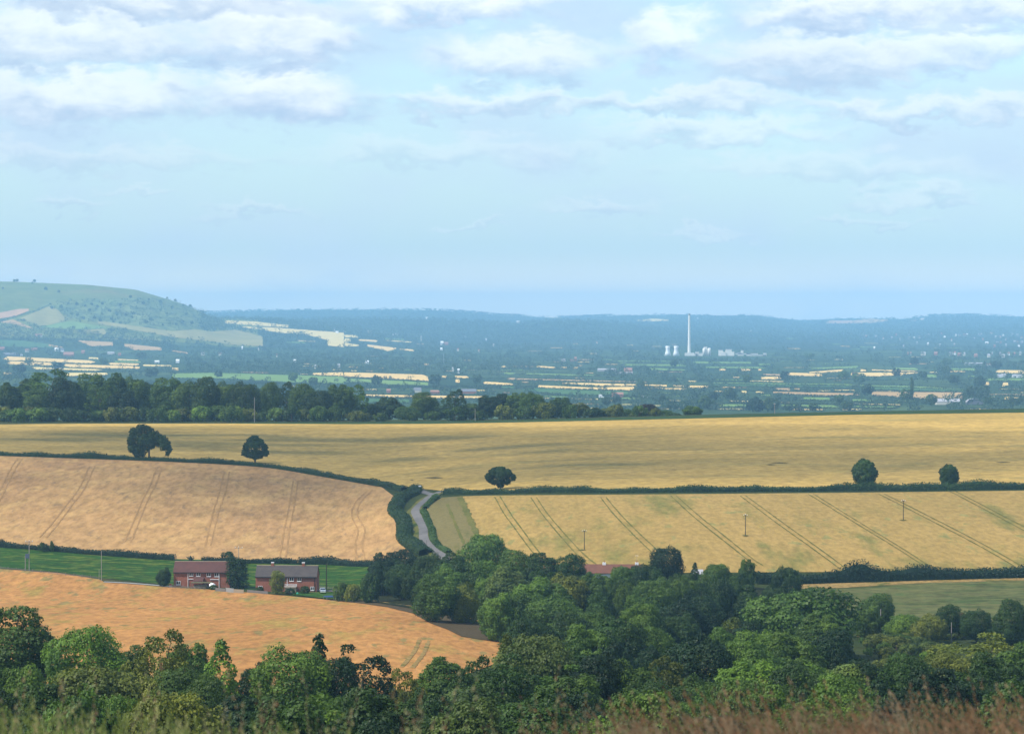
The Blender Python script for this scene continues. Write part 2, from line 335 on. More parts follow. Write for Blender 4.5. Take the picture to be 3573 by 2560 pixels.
M['leaf'] = leafmat('foliage'); M['farleaf'] = leafmat('far_foliage', 1.0, .004)
M['bark'] = plain('bark', (.12, .095, .07), .9, .1, .3, 2)
M['brick'] = None
def brickmat(name, a, b):
    m_, t = newmat(name); br = t.new('ShaderNodeTexBrick'); tc = t.new('ShaderNodeTexCoord'); mp = t.new('ShaderNodeMapping')
    t.l.new(tc.outputs['Object'], mp.inputs[0]); mp.inputs['Rotation'].default_value = (R(90), 0, 0); t.l.new(mp.outputs[0], br.inputs[0])
    br.inputs['Scale'].default_value = 4.4; br.inputs['Color1'].default_value = (*a, 1); br.inputs['Color2'].default_value = (*b, 1); br.inputs['Mortar'].default_value = (.30, .25, .2, 1); br.inputs['Mortar Size'].default_value = .012
    c = t.mix(t.m('MULTIPLY', t.ramp(t.noise(t.pos, .35, 5, .65), .35, .7), .45), br.outputs[0], tuple(x * .6 for x in a)); bsdf(t, c, .9, .1); return m_
M['brick'] = brickmat('red_brick', (.32, .105, .06), (.27, .085, .05))
def tilemat(name, a, b):
    m_, t = newmat(name); tc = t.new('ShaderNodeTexCoord'); w = t.new('ShaderNodeTexWave'); t.l.new(tc.outputs['Object'], w.inputs[0]); w.bands_direction = 'Z'; w.inputs['Scale'].default_value = 1.6; w.inputs['Distortion'].default_value = .6
    n = t.noise(t.pos, .5, 6, .7); c = t.mix(t.ramp(n, .3, .7), a, b); c = t.mix(t.m('MULTIPLY', w.outputs['Fac'], .25), c, tuple(x * .5 for x in a)); bsdf(t, c, .85, .15); return m_
M['tile_red'] = tilemat('red_brown_tiles', (.115, .05, .04), (.085, .042, .036)); M['tile_grey'] = tilemat('grey_brown_tiles', (.085, .07, .062), (.06, .052, .05))
M['tile_orange'] = tilemat('orange_red_tiles', (.17, .075, .048), (.13, .06, .042))
M['white'] = plain('white_paint', (.95, .95, .93), .5, .4, .05); M['grey'] = plain('grey_render', (.30, .29, .27), .9, .1, .15, .5)
M['dark'] = plain('dark_board', (.022, .02, .018), .7, .3, .2); M['glass'] = plain('window_glass', (.02, .025, .03), .08, .6, .1)
M['wood'] = plain('weathered_wood', (.20, .175, .15), .9, .1, .3, 1.5); M['beige'] = plain('beige_render', (.36, .29, .2), .9, .1, .15)
M['moss'] = plain('mossy_felt', (.17, .16, .09), .95, .05, .3, 1.2); M['bluegrey'] = plain('blue_grey_steel', (.07, .11, .17), .5, .4, .1)
M['carpaint'] = plain('silver_blue_paint', (.34, .39, .47), .25, .6, .05); M['rubber'] = plain('tyre_rubber', (.02, .02, .02), .9, .1)
M['blue'] = plain('blue_fabric', (.02, .05, .16), .7, .2); M['concrete'] = plain('pale_concrete', (.95, .90, .80), .9, .1, .06, .03)
M['polewood'] = plain('creosoted_pole', (.07, .055, .045), .9, .1, .2); M['palepole'] = plain('bleached_pole', (.36, .32, .28), .9, .1, .2)
M['redplastic'] = plain('red_plastic', (.4, .05, .03), .5, .3); M['copper'] = M['leaf']

# ------------------------------------------------------------------ the land
def grid_mesh(name, i0, i1, j0, j1, mat, dz=0, nm='ground'):
    I = np.arange(i0, i1); J = np.arange(j0, j1); X = XX[np.ix_(I, J)]; Y = np.broadcast_to(GD[J], X.shape); Z = HZ[np.ix_(I, J)] + dz
    V = np.stack([X, Y, Z], -1).reshape(-1, 3); nj = len(J); a = (np.arange(len(I) - 1)[:, None] * nj + np.arange(nj - 1)[None, :]).ravel()
    F = np.stack([a, a + nj, a + nj + 1, a + 1], 1)
    return tag(link(nm, npmesh(name, V, F, smooth=True), mat), kind='structure')
jn = int(np.searchsorted(GD, 2500)); jh = int(np.searchsorted(GD, 9800)); ih = int(np.searchsorted(GU, 900))
grid_mesh('ground', 0, len(GU), 0, jn + 1, M['turf'])
grid_mesh('plain', 0, len(GU), jn, jh + 1, M['plainground'], nm='plain')
grid_mesh('chalk_hill', 0, ih + 1, jh, int(np.searchsorted(GD, 13800)) + 1, M['down'], nm='chalk_hill')
grid_mesh('hills', 0, ih + 1, int(np.searchsorted(GD, 13800)), len(GD), M['hillwood'], nm='hills')
grid_mesh('hills', ih, len(GU), jh, len(GD), M['hillwood'], nm='hills')

def drape(name, top, bot, mat, off=.12, far=False, step=14, vstep=8):
    """a field lying on the land, its outline read off the photograph's fields"""
    f = far_hit if far else near_hit
    u0 = max(top[0][0], bot[0][0]); u1 = min(top[-1][0], bot[-1][0]); us = np.unique(np.concatenate([np.linspace(u0, u1, max(2, int((u1 - u0) / step) + 1)), [p[0] for p in top if u0 < p[0] < u1], [p[0] for p in bot if u0 < p[0] < u1]]))
    vt = np.interp(us, *zip(*top)); vb = np.interp(us, *zip(*bot)); n = max(2, int((vb - vt).max() / vstep) + 1)
    xt, dt, _ = f(us, vt); xb, db, _ = f(us, vb); st = xt / dt; sb = xb / db
    k = np.linspace(0, 1, n)[None, :]
    rowv = vt[:, None] * (1 - k) + vb[:, None] * k
    x, d, z = f(np.repeat(us, n), rowv.ravel())
    V = np.stack([x, d, z + off], 1); a = (np.arange(len(us) - 1)[:, None] * n + np.arange(n - 1)[None, :]).ravel()
    F = np.stack([a, a + 1, a + n + 1, a + n], 1)
    return tag(link(name, npmesh(name, V, F, smooth=True), mat), kind='structure')
def path3(pts, step=4.0, f=near_hit):
    x, y, z = f([p[0] for p in pts], [p[1] for p in pts]); q = np.stack([x, y], 1)
    # Catmull-Rom for smooth paths
    Q = np.vstack([2 * q[0] - q[1], q, 2 * q[-1] - q[-2]]); out = []
    for i in range(1, len(Q) - 2):
        p0, p1, p2, p3 = Q[i - 1:i + 3]; L = np.linalg.norm(p2 - p1); n = max(1, int(L / step))
        for t in np.arange(n) / n: out.append(.5 * ((2 * p1) + (-p0 + p2) * t + (2 * p0 - 5 * p1 + 4 * p2 - p3) * t * t + (-p0 + 3 * p1 - 3 * p2 + p3) * t**3))
    out.append(q[-1]); return np.array(out)
def ribbon(name, pts, width, mat, off=.2, step=4.0, wob=.0, side=0):
    q = path3(pts, step); d = np.gradient(q, axis=0); d /= np.linalg.norm(d, axis=1)[:, None] + 1e-9; nn = np.stack([-d[:, 1], d[:, 0]], 1)
    q = q + nn * side; w = width / 2 * (1 + wob * rs.uniform(-1, 1, len(q)))[:, None]; q = q + nn * wob * .4 * np.cumsum(rs.uniform(-1, 1, len(q)))[:, None] * .15
    cols = [q + nn * w * k for k in (-1, -.33, .33, 1)]; V = []
    for c in cols: V.append(np.stack([c[:, 0], c[:, 1], ground(c[:, 0], c[:, 1]) + off], 1))
    V = np.stack(V, 1).reshape(-1, 3); n = len(q); a = (np.arange(n - 1)[:, None] * 4 + np.arange(3)[None, :]).ravel()
    return tag(link(name, npmesh(name, V, np.stack([a, a + 4, a + 5, a + 1], 1), smooth=True), mat), kind='structure')

k_ = 1.5754
drape('tan_field', [(-250, 1578), (0, 1588), (600, 1608), (850, 1620), (1000, 1638), (1200, 1670), (1330, 1698), (1385, 1740), (1425, 1880)], [(-250, 1895), (0, 1905), (350, 1932), (600, 1950), (1290, 1968), (1425, 1962)], M['tan'])
drape('golden_field', [(-250, 1483), (0, 1481), (250, 1478), (800, 1478), (1200, 1480), (1500, 1479), (1800, 1474), (2400, 1461), (3000, 1447), (3573, 1440), (3900, 1437)],
      [(-250, 1578), (0, 1588), (600, 1608), (850, 1620), (1000, 1638), (1200, 1670), (1330, 1692), (1460, 1704), (1560, 1714), (1800, 1716), (2400, 1712), (3000, 1706), (3573, 1699), (3900, 1697)], M['gold'], step=20)
drape('green_strip', [(800, 1475), (1200, 1474.5), (1500, 1471), (1800, 1467), (2400, 1451), (3000, 1438), (3573, 1428), (3900, 1425)], [(800, 1478), (1200, 1480), (1500, 1479), (1800, 1474), (2400, 1461), (3000, 1447), (3573, 1440), (3900, 1437)], M['cropgreen'], .15, vstep=3)
drape('tramlined_field', [(1490, 1765), (1540, 1738), (1604, 1732), (1700, 1729), (2400, 1724), (3000, 1719), (3573, 1712), (3900, 1709)], [(1490, 1800), (1530, 1900), (1600, 1960), (2100, 2000), (3000, 1995), (3573, 1990), (3900, 1985)], M['gold2'])
drape('grey_green_headland', [(1488, 1790), (1500, 1765), (1542, 1737), (1604, 1733), (1672, 1880)], [(1488, 1800), (1525, 1890), (1575, 1945), (1604, 1950), (1672, 1945)], M['headland'], .25)
drape('orange_field', [(-250, 1965), (0, 1985), (200, 1999), (345, 2021), (362, 2030), (550, 2045), (700, 2054), (830, 2064), (1000, 2079), (1130, 2091), (1250, 2102), (1350, 2114), (1440, 2135), (1500, 2168), (1560, 2188), (1610, 2213), (1700, 2228), (1770, 2242)],
      [(-250, 2462), (0, 2462), (1200, 2450), (1500, 2400), (1770, 2300)], M['orange'])
drape('fallow_strip', [(1150, 2086), (1300, 2098), (1500, 2128), (1650, 2165), (1770, 2205), (1850, 2230)], [(1150, 2095), (1250, 2105), (1350, 2119), (1440, 2141), (1500, 2175), (1560, 2197), (1610, 2222), (1700, 2236), (1850, 2255)], M['plough'], .22)
drape('meadow', [(-250, 1893), (0, 1905), (350, 1932), (600, 1950), (1290, 1968), (1400, 1975)], [(-250, 1962), (0, 1981), (200, 1995), (350, 2016), (550, 2036), (700, 2046), (1000, 2066), (1250, 2092), (1400, 2090)], M['meadow'])
drape('grey_green_field', [(2700, 2055), (2900, 2046), (3573, 2022), (3900, 2016)], [(2700, 2190), (3000, 2210), (3573, 2210), (3900, 2210)], M['greycrop'])
drape('straw_margin', [(2700, 2045), (2900, 2036), (3573, 2012), (3900, 2004)], [(2700, 2057), (2950, 2052), (3200, 2036), (3573, 2026), (3900, 2018)], M['straw'], .22)
drape('dry_grass_clearing', [(2988, 2212), (3060, 2224), (3140, 2236)], [(2988, 2222), (3065, 2248), (3140, 2242)], M['straw'], .2)
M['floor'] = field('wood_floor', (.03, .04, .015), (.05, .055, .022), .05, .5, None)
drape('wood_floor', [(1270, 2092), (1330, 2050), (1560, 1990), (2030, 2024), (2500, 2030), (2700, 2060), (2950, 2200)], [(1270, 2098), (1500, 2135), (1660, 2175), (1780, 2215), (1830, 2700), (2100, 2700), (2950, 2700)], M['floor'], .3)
drape('garden_lawn', [(1020, 2068), (1100, 2068), (1250, 2084)], [(1020, 2077), (1130, 2089), (1250, 2100)], M['meadow'], .3)
for nm, u, v, w, h in [('flattened_patch', 1515, 1668, 62, 6), ('flattened_patch', 1437, 1676, 12, 3), ('flattened_patch', 2720, 1616, 60, 3), ('flattened_patch', 2690, 1622, 30, 3), ('flattened_patch', 3500, 1614, 50, 3), ('flattened_patch', 2030, 1920, 30, 4), ('flattened_patch', 2601, 1870, 22, 5), ('flattened_patch', 3150, 1816, 26, 4)]:
    drape(nm, [(u - w / 2, v), (u, v - h / 2), (u + w / 2, v)], [(u - w / 2, v + .5), (u, v + h / 2), (u + w / 2, v + .5)], M['flat'] if v < 1700 else M['gtrack'], .3, step=5, vstep=2)
ribbon('lane_verge', [(1550, 1714), (1509, 1730), (1485, 1746), (1461, 1767), (1447, 1784), (1457, 1808), (1473, 1834), (1478, 1857), (1479, 1876), (1491, 1898), (1515, 1917), (1560, 1955)], 6.5, M['verge'], .28, wob=.15)
ribbon('lane', [(1560, 1712), (1534, 1718), (1509, 1728), (1485, 1745), (1461, 1766), (1448, 1783), (1457, 1807), (1473, 1833), (1477, 1857), (1478, 1876), (1489, 1898), (1513, 1917), (1560, 1955)], 3.1, M['lane'], .36, wob=.06)
ribbon('lane', [(1468, 1714), (1485, 1721), (1509, 1728)], 2.6, M['lane'], .34)
ribbon('garden_track', [(362, 2032), (450, 2036), (560, 2045), (600, 2049)], 2.6, M['grey'], .3)
ribbon('garden_track', [(1095, 2063), (1150, 2064), (1180, 2066)], 3.0, M['lane'], .4)
ribbon('field_edge', [(1170, 2087), (1300, 2098), (1500, 2127), (1650, 2163), (1770, 2203)], .7, M['straw'], .3, wob=.4)
for p in [[(70, 1600), (30, 1665), (0, 1728), (-40, 1800)], [(322, 1627), (288, 1700), (240, 1765), (150, 1876)], [(556, 1632), (535, 1690), (505, 1750), (445, 1892)], [(792, 1646), (775, 1720), (750, 1800), (725, 1905)], [(1032, 1678), (1018, 1765), (1000, 1850), (985, 1950)], [(1290, 1712), (1248, 1755), (1238, 1800), (1262, 1850), (1252, 1900), (1262, 1955)]]:
    for sd in (-1.05, 1.05): ribbon('tramline', p, .55, M['track'], .22, 3, .5, sd)
for p in [[(1735, 1734), (1775, 1800), (1860, 1915), (1890, 1945)], [(1862, 1737), (1915, 1812), (2030, 1938), (2090, 1985)], [(2105, 1736), (2165, 1808), (2285, 1925), (2330, 1965)], [(2350, 1731), (2450, 1820), (2600, 1940), (2650, 1975)], [(2592, 1731), (2740, 1840), (2930, 1978), (2945, 1985)], [(2828, 1724), (2990, 1825), (3235, 1980)], [(3075, 1724), (3275, 1825), (3550, 1975)], [(3325, 1716), (3573, 1845), (3800, 1960)]]:
    for sd in (-1.0, 1.0): ribbon('tramline', p, .42, M['gtrack'], .24, 3, .5, sd)
for p, w in [([(1604, 1736), (1622, 1775), (1650, 1840), (1668, 1880)], 2.2), ([(1560, 1760), (1590, 1830), (1620, 1900)], 1.0)]:
    ribbon('grass_line', p, w, M['gtrack'], .34, 3, .4)
ribbon('tramline', [(1420, 2330), (1460, 2280), (1480, 2235)], .8, M['straw'], .2, 3, .3, -1); ribbon('tramline', [(1420, 2330), (1460, 2280), (1480, 2235)], .8, M['straw'], .2, 3, .3, 1)

# far fields: corner readings in six enlarged crops of the photograph
CR = {'A': (0, 1050), 'B': (600, 1050), 'C': (1200, 1050), 'D': (1800, 1100), 'E': (2400, 1100), 'F': (2973, 1050)}
PATCH = []; RK_ = lambda *o: o[rnd.randrange(len(o))]
def fq(c, key, *q):
    """q: x0,x1,top0,top1,bot0,bot1 or two polylines"""
    ox, oy = CR[c]; tr = lambda p: [(ox + x / 3.78, oy + y / 3.78) for x, y in p]
    if len(q) == 6:
        L = q[1] - q[0]; a_, b_ = rnd.uniform(.01, .12), rnd.uniform(.01, .12); m0 = q[2] + (q[4] - q[2]) * rnd.uniform(.2, .8); m1 = q[3] + (q[5] - q[3]) * rnd.uniform(.2, .8); yy = lambda t, a, b: a + (b - a) * t
        top = tr([(q[0], m0), (q[0] + L * a_, yy(a_, q[2], q[3])), (q[0] + L * .5, yy(.5, q[2], q[3]) + rnd.uniform(-1.5, 1.5)), (q[1] - L * b_, yy(1 - b_, q[2], q[3])), (q[1], m1)])
        bot = tr([(q[0], m0), (q[0] + L * b_, yy(b_, q[4], q[5])), (q[0] + L * .5, yy(.5, q[4], q[5]) + rnd.uniform(-1.5, 1.5)), (q[1] - L * a_, yy(1 - a_, q[4], q[5])), (q[1], m1)])
    else: top, bot = tr(q[0]), tr(q[1])
    PATCH.append((top, bot, key))
for c, key, *q in [
 ('A', 'f_wheat', 30, 1270, 730, 790, 785, 830), ('A', 'f_wheat', 90, 700, 795, 818, 840, 858), ('A', 'f_wheat', 840, 1850, 832, 865, 878, 900), ('A', 'f_wheat', 1430, 1840, 815, 830, 850, 855),
 ('A', 'f_pale', 1880, 2268, 840, 850, 865, 870), ('A', 'f_pale', 1540, 1840, 765, 780, 785, 795), ('A', 'f_pale', 1160, 1310, 743, 750, 767, 772), ('A', 'f_green', 1500, 1860, 790, 800, 816, 822), ('A', 'f_pale', 380, 1380, 870, 905, 905, 930),
 ('A', 'f_pale', 860, 1430, 950, 950, 1000, 985), ('A', 'f_wheat', 50, 160, 945, 950, 975, 975), ('A', 'f_dark', [(0, 515), (300, 525), (650, 570), (700, 610)], [(0, 600), (300, 610), (650, 622), (700, 622)]), ('A', 'f_tan', 640, 830, 570, 610, 600, 622),
 ('A', 'f_tan', [(1030, 520), (1490, 545)], [(1030, 530), (1200, 600), (1490, 592)]), ('A', 'f_tan', [(1640, 565), (2130, 615)], [(1640, 600), (1770, 650), (2130, 655)]),
 ('A', 'f_pink', [(-200, 185), (0, 155), (240, 108), (380, 105)], [(-200, 260), (0, 232), (220, 200), (380, 130)]),
 ('A', 'f_olive', [(270, 228), (640, 75), (760, 110), (850, 220)], [(270, 240), (530, 330), (650, 318), (850, 262)]), ('A', 'f_green', [(550, 335), (930, 265), (1420, 350)], [(550, 350), (1060, 375), (1420, 360)]),
 ('A', 'f_olive', 1100, 1400, 382, 370, 400, 450), ('A', 'f_tan', [(10, 275), (170, 245), (440, 360)], [(10, 285), (170, 305), (440, 372)]), ('A', 'f_olive', [(1290, 262), (2268, 400)], [(1290, 300), (2268, 475)]),
 ('B', 'f_green', [(0, 960), (540, 950), (1530, 980), (2268, 1002)], [(0, 1020), (640, 1030), (1540, 1080), (2268, 1100)]), ('B', 'f_wheat', 1850, 2268, 955, 942, 985, 1000), ('B', 'f_wheat', 0, 90, 882, 886, 920, 920), ('B', 'f_tan', 0, 210, 650, 680, 670, 702),
 ('B', 'f_pale', [(700, 258), (1100, 275), (1540, 320)], [(700, 300), (1100, 325), (1540, 352)]), ('B', 'f_pale', [(890, 335), (1300, 350), (2268, 420)], [(890, 345), (1200, 385), (1480, 430), (1750, 440), (2040, 515), (2060, 590), (2268, 610)]),
 ('B', 'f_olive', [(0, 400), (300, 375), (530, 405), (830, 380), (1200, 470)], [(0, 480), (200, 500), (540, 540), (800, 580), (1200, 600)]), ('B', 'f_green', 1500, 1760, 538, 540, 552, 560), ('B', 'f_pale', 1640, 1900, 520, 530, 530, 545),
 ('B', 'f_tan', 900, 1300, 938, 945, 948, 956), ('B', 'f_pale', 1680, 1800, 962, 968, 970, 975),
 ('C', 'f_pale', 0, 190, 450, 455, 480, 487), ('C', 'f_wheat', 190, 450, 505, 520, 525, 547), ('C', 'f_pale', 550, 905, 515, 538, 530, 552), ('C', 'f_green', 540, 800, 490, 505, 510, 520), ('C', 'f_pale', 0, 200, 550, 580, 595, 602), ('C', 'f_pale', 0, 90, 495, 500, 540, 540),
 ('C', 'f_wheat', [(310, 575), (690, 620)], [(310, 602), (580, 665), (690, 635)]), ('C', 'f_wheat', 710, 930, 628, 642, 640, 670), ('C', 'f_wheat', [(0, 945), (400, 955), (1040, 975), (1115, 1000)], [(0, 1005), (400, 1020), (1115, 1060)]),
 ('C', 'f_green', [(0, 1025), (370, 1040), (830, 1060), (1110, 1080)], [(0, 1075), (370, 1085), (600, 1112), (1110, 1125)]), ('C', 'f_wheat', [(275, 1238), (1840, 1262)], [(275, 1262), (1180, 1290), (1840, 1295)]),
 ('C', 'f_wheat', 1460, 1650, 990, 995, 1025, 1020), ('C', 'f_wheat', 1290, 1360, 990, 990, 1015, 1017), ('C', 'f_wheat', 1470, 1530, 1035, 1040, 1080, 1080), ('C', 'f_wheat', 1830, 2240, 1065, 1093, 1102, 1117), ('C', 'f_dark', 2060, 2268, 1130, 1130, 1155, 1160),
 ('C', 'f_tan', 2150, 2268, 1018, 1020, 1040, 1045), ('C', 'f_wheat', 60, 190, 865, 870, 885, 886), ('C', 'f_pale', 90, 170, 918, 920, 932, 934), ('C', 'f_wheat', 2080, 2140, 858, 860, 882, 880), ('C', 'f_tan', 1060, 1130, 828, 830, 850, 850), ('C', 'f_green', 2110, 2268, 945, 950, 970, 972), ('C', 'f_dark', 200, 900, 1290, 1300, 1345, 1355),
 ('D', 'f_tan', [(0, 835), (1720, 880)], [(0, 855), (1500, 890), (1720, 897)]), ('D', 'f_wheat', [(610, 890), (1990, 922)], [(610, 910), (1050, 935), (1990, 950)]), ('D', 'f_wheat', [(295, 925), (960, 955), (1560, 948)], [(295, 960), (700, 985), (1500, 1000), (1560, 975)]),
 ('D', 'f_wheat', 2075, 2268, 925, 935, 945, 950), ('D', 'f_wheat', 1710, 2268, 960, 965, 977, 992), ('D', 'f_dark', [(100, 960), (560, 975), (1200, 1000), (1480, 1005)], [(100, 1000), (700, 1060), (1480, 1060)]), ('D', 'f_pale', 340, 470, 1090, 1092, 1105, 1107), ('D', 'f_pale', 700, 1100, 1098, 1105, 1110, 1120),
 ('D', 'f_green', 320, 700, 1065, 1075, 1090, 1096), ('D', 'f_green', 1380, 1600, 1090, 1090, 1115, 1120), ('D', 'f_olive', 1380, 1930, 1165, 1190, 1205, 1225), ('D', 'f_pale', 1980, 2185, 1123, 1128, 1137, 1145), ('D', 'f_green', 80, 1100, 765, 790, 785, 810), ('D', 'f_green', 1410, 2268, 645, 650, 670, 678),
 ('D', 'f_green', 1260, 2268, 600, 605, 613, 617), ('D', 'f_green', 1750, 2268, 695, 720, 728, 737), ('D', 'f_wheat', 270, 530, 668, 685, 690, 705), ('D', 'f_wheat', 590, 680, 680, 685, 702, 706), ('D', 'f_wheat', 760, 820, 685, 685, 710, 710), ('D', 'f_wheat', 920, 1030, 759, 763, 769, 774), ('D', 'f_green', 1990, 2200, 830, 835, 845, 850),
 ('D', 'f_pale', [(1570, 68), (1800, 45), (2020, 58)], [(1570, 74), (1800, 82), (2020, 72)]), ('D', 'f_pale', 340, 600, 25, 30, 42, 45), ('D', 'f_wheat', 780, 910, 825, 828, 838, 840), ('D', 'f_tan', 80, 170, 878, 880, 892, 894),
 ('E', 'f_wheat', 0, 280, 930, 935, 965, 958), ('E', 'f_wheat', 425, 780, 945, 955, 960, 965), ('E', 'f_tan', 1150, 1350, 965, 965, 992, 1002), ('E', 'f_tan', 1400, 1480, 965, 968, 990, 992), ('E', 'f_tan', [(1125, 1010), (2268, 1035)], [(1125, 1035), (1850, 1070), (2268, 1058)]), ('E', 'f_pale', 1720, 1880, 993, 993, 1011, 1013), ('E', 'f_pale', 1920, 2220, 986, 988, 1003, 1006),
 ('E', 'f_green', [(340, 890), (1700, 905), (2268, 915)], [(340, 912), (1700, 928), (2268, 938)]), ('E', 'f_dark', [(340, 914), (1700, 930), (2268, 940)], [(340, 937), (1700, 952), (2268, 962)]), ('E', 'f_pale', 815, 1270, 863, 873, 877, 887), ('E', 'f_wheat', 960, 1240, 812, 815, 857, 847), ('E', 'f_tan', 980, 1240, 775, 780, 791, 805),
 ('E', 'f_wheat', [(1600, 750), (2050, 716)], [(1600, 770), (1780, 767), (2050, 745)]), ('E', 'f_wheat', 1310, 1780, 757, 775, 800, 814), ('E', 'f_wheat', 2150, 2240, 758, 758, 802, 792), ('E', 'f_wheat', 410, 500, 710, 712, 736, 732), ('E', 'f_wheat', 695, 840, 709, 712, 742, 732), ('E', 'f_wheat', 930, 970, 711, 712, 736, 732),
 ('E', 'f_green', 60, 840, 612, 618, 640, 642), ('E', 'f_green', 930, 1100, 640, 640, 665, 666), ('E', 'f_green', 170, 1040, 680, 685, 703, 708), ('E', 'f_green', 1610, 2268, 700, 668, 716, 700), ('E', 'f_pale', 530, 1110, 1130, 1143, 1142, 1160), ('E', 'f_green', 815, 1110, 1117, 1120, 1129, 1136), ('E', 'f_green', 385, 810, 1175, 1180, 1215, 1215),
 ('E', 'f_green', 1200, 2010, 1180, 1192, 1212, 1228), ('E', 'f_green', 1480, 1900, 1085, 1090, 1120, 1130), ('E', 'f_olive', 400, 780, 1232, 1235, 1250, 1256), ('E', 'f_pale', 2100, 2268, 1163, 1165, 1181, 1184), ('E', 'f_pale', 0, 120, 865, 865, 885, 886), ('E', 'f_green', 310, 780, 845, 850, 859, 864), ('E', 'f_wheat', 600, 680, 815, 815, 829, 830), ('E', 'f_pale', 1200, 1340, 1147, 1149, 1157, 1159),
 ('E', 'f_pale', 700, 780, 1000, 1003, 1035, 1030), ('E', 'f_pale', 890, 1000, 1008, 1010, 1032, 1030), ('E', 'f_pink', 1820, 2268, 70, 68, 105, 108), ('E', 'f_green', 1290, 1450, 300, 303, 312, 320),
 ('F', 'f_wheat', 110, 190, 903, 910, 938, 936), ('F', 'f_wheat', 235, 870, 905, 925, 925, 940), ('F', 'f_wheat', [(0, 950), (870, 945)], [(0, 988), (280, 1002), (640, 987), (870, 955)]), ('F', 'f_green', 560, 870, 880, 885, 914, 920), ('F', 'f_green', 1280, 1640, 890, 890, 921, 930), ('F', 'f_green', 980, 1130, 975, 975, 1015, 1016),
 ('F', 'f_wheat', 1260, 1500, 924, 925, 941, 943), ('F', 'f_wheat', 1885, 2500, 912, 920, 950, 970), ('F', 'f_green', [(0, 1110), (740, 1125), (1470, 1165)], [(0, 1135), (740, 1152), (1470, 1180)]), ('F', 'f_dark', [(0, 1137), (740, 1154), (1470, 1182)], [(0, 1170), (740, 1190), (1470, 1202)]),
 ('F', 'f_pale', 260, 640, 1185, 1190, 1198, 1202), ('F', 'f_tan', [(260, 1202), (1460, 1212)], [(260, 1250), (900, 1295), (1460, 1300)]), ('F', 'f_tan', 1780, 2500, 1228, 1235, 1246, 1252), ('F', 'f_wheat', 2010, 2200, 1270, 1275, 1310, 1316), ('F', 'f_pale', 0, 640, 1356, 1368, 1369, 1387), ('F', 'f_green', 30, 600, 1388, 1397, 1410, 1420),
 ('F', 'f_wheat', 1740, 1810, 1073, 1075, 1112, 1122), ('F', 'f_wheat', 1980, 2060, 1080, 1080, 1132, 1122), ('F', 'f_green', 1740, 2500, 1020, 1030, 1058, 1060), ('F', 'f_green', 1530, 1620, 990, 990, 1015, 1015), ('F', 'f_tan', [(0, 262), (180, 232), (470, 245)], [(0, 295), (180, 298), (470, 270)]), ('F', 'chalk', 890, 970, 232, 226, 256, 246),
 ('F', 'f_pink', 760, 860, 250, 245, 268, 265), ('F', 'f_green', 0, 300, 1300, 1305, 1330, 1335)]:
    fq(c, key, *q)
def free(u, v, w, h):
    for top, bot, _ in PATCH:
        if u + w > top[0][0] - 4 and u < top[-1][0] + 4:
            ys = [p[1] for p in top + bot]
            if v + h > min(ys) - 1.5 and v < max(ys) + 1.5: return False
    return True
add = 0
for _ in range(3000):
    if add > 120: break
    u = rnd.uniform(900, 3560); v = rnd.uniform(1196, 1432); k = (v - 1180) / 250; w = rnd.uniform(18, 95) * (.5 + k); h = rnd.uniform(1.6, 3.6) * (.6 + .9 * k)
    if u < 1850 and v < 1270 and rnd.random() < .75: continue
    if 2380 < u < 2700 and v < 1250: continue
    if not free(u, v, w, h): continue
    t = rnd.uniform(-.01, .02) * w; key = RK_('f_wheat', 'f_tan', 'f_pale', 'f_green', 'f_olive', 'f_green', 'f_tan', 'f_dark'); add += 1
    PATCH.append(([(u, v + h * .5), (u + w * .1, v), (u + w * .9, v + t), (u + w, v + h * .4 + t)], [(u, v + h * .5), (u + w * .06, v + h), (u + w * .95, v + h + t), (u + w, v + h * .4 + t)], key))
M['steep'] = field('shade_toned_grass', (.26, .36, .14), (.38, .44, .20), .006, .03, (.12, .18, .07), (.46, .62), cscale=.02, bumpd=1)
drape('shade_toned_slope', [(175, 1068), (330, 1046), (480, 1037), (560, 1044), (640, 1060), (700, 1086), (840, 1146)], [(175, 1074), (260, 1112), (430, 1138), (600, 1150), (760, 1158), (840, 1160)], M['steep'], .5, True, 9, 3)  # shadow on the hill's lower slope, put into this sheet's grass colour
for top, bot, key in PATCH:
    o = drape('far_field', top, bot, M[key], .8, True, 9, 3)

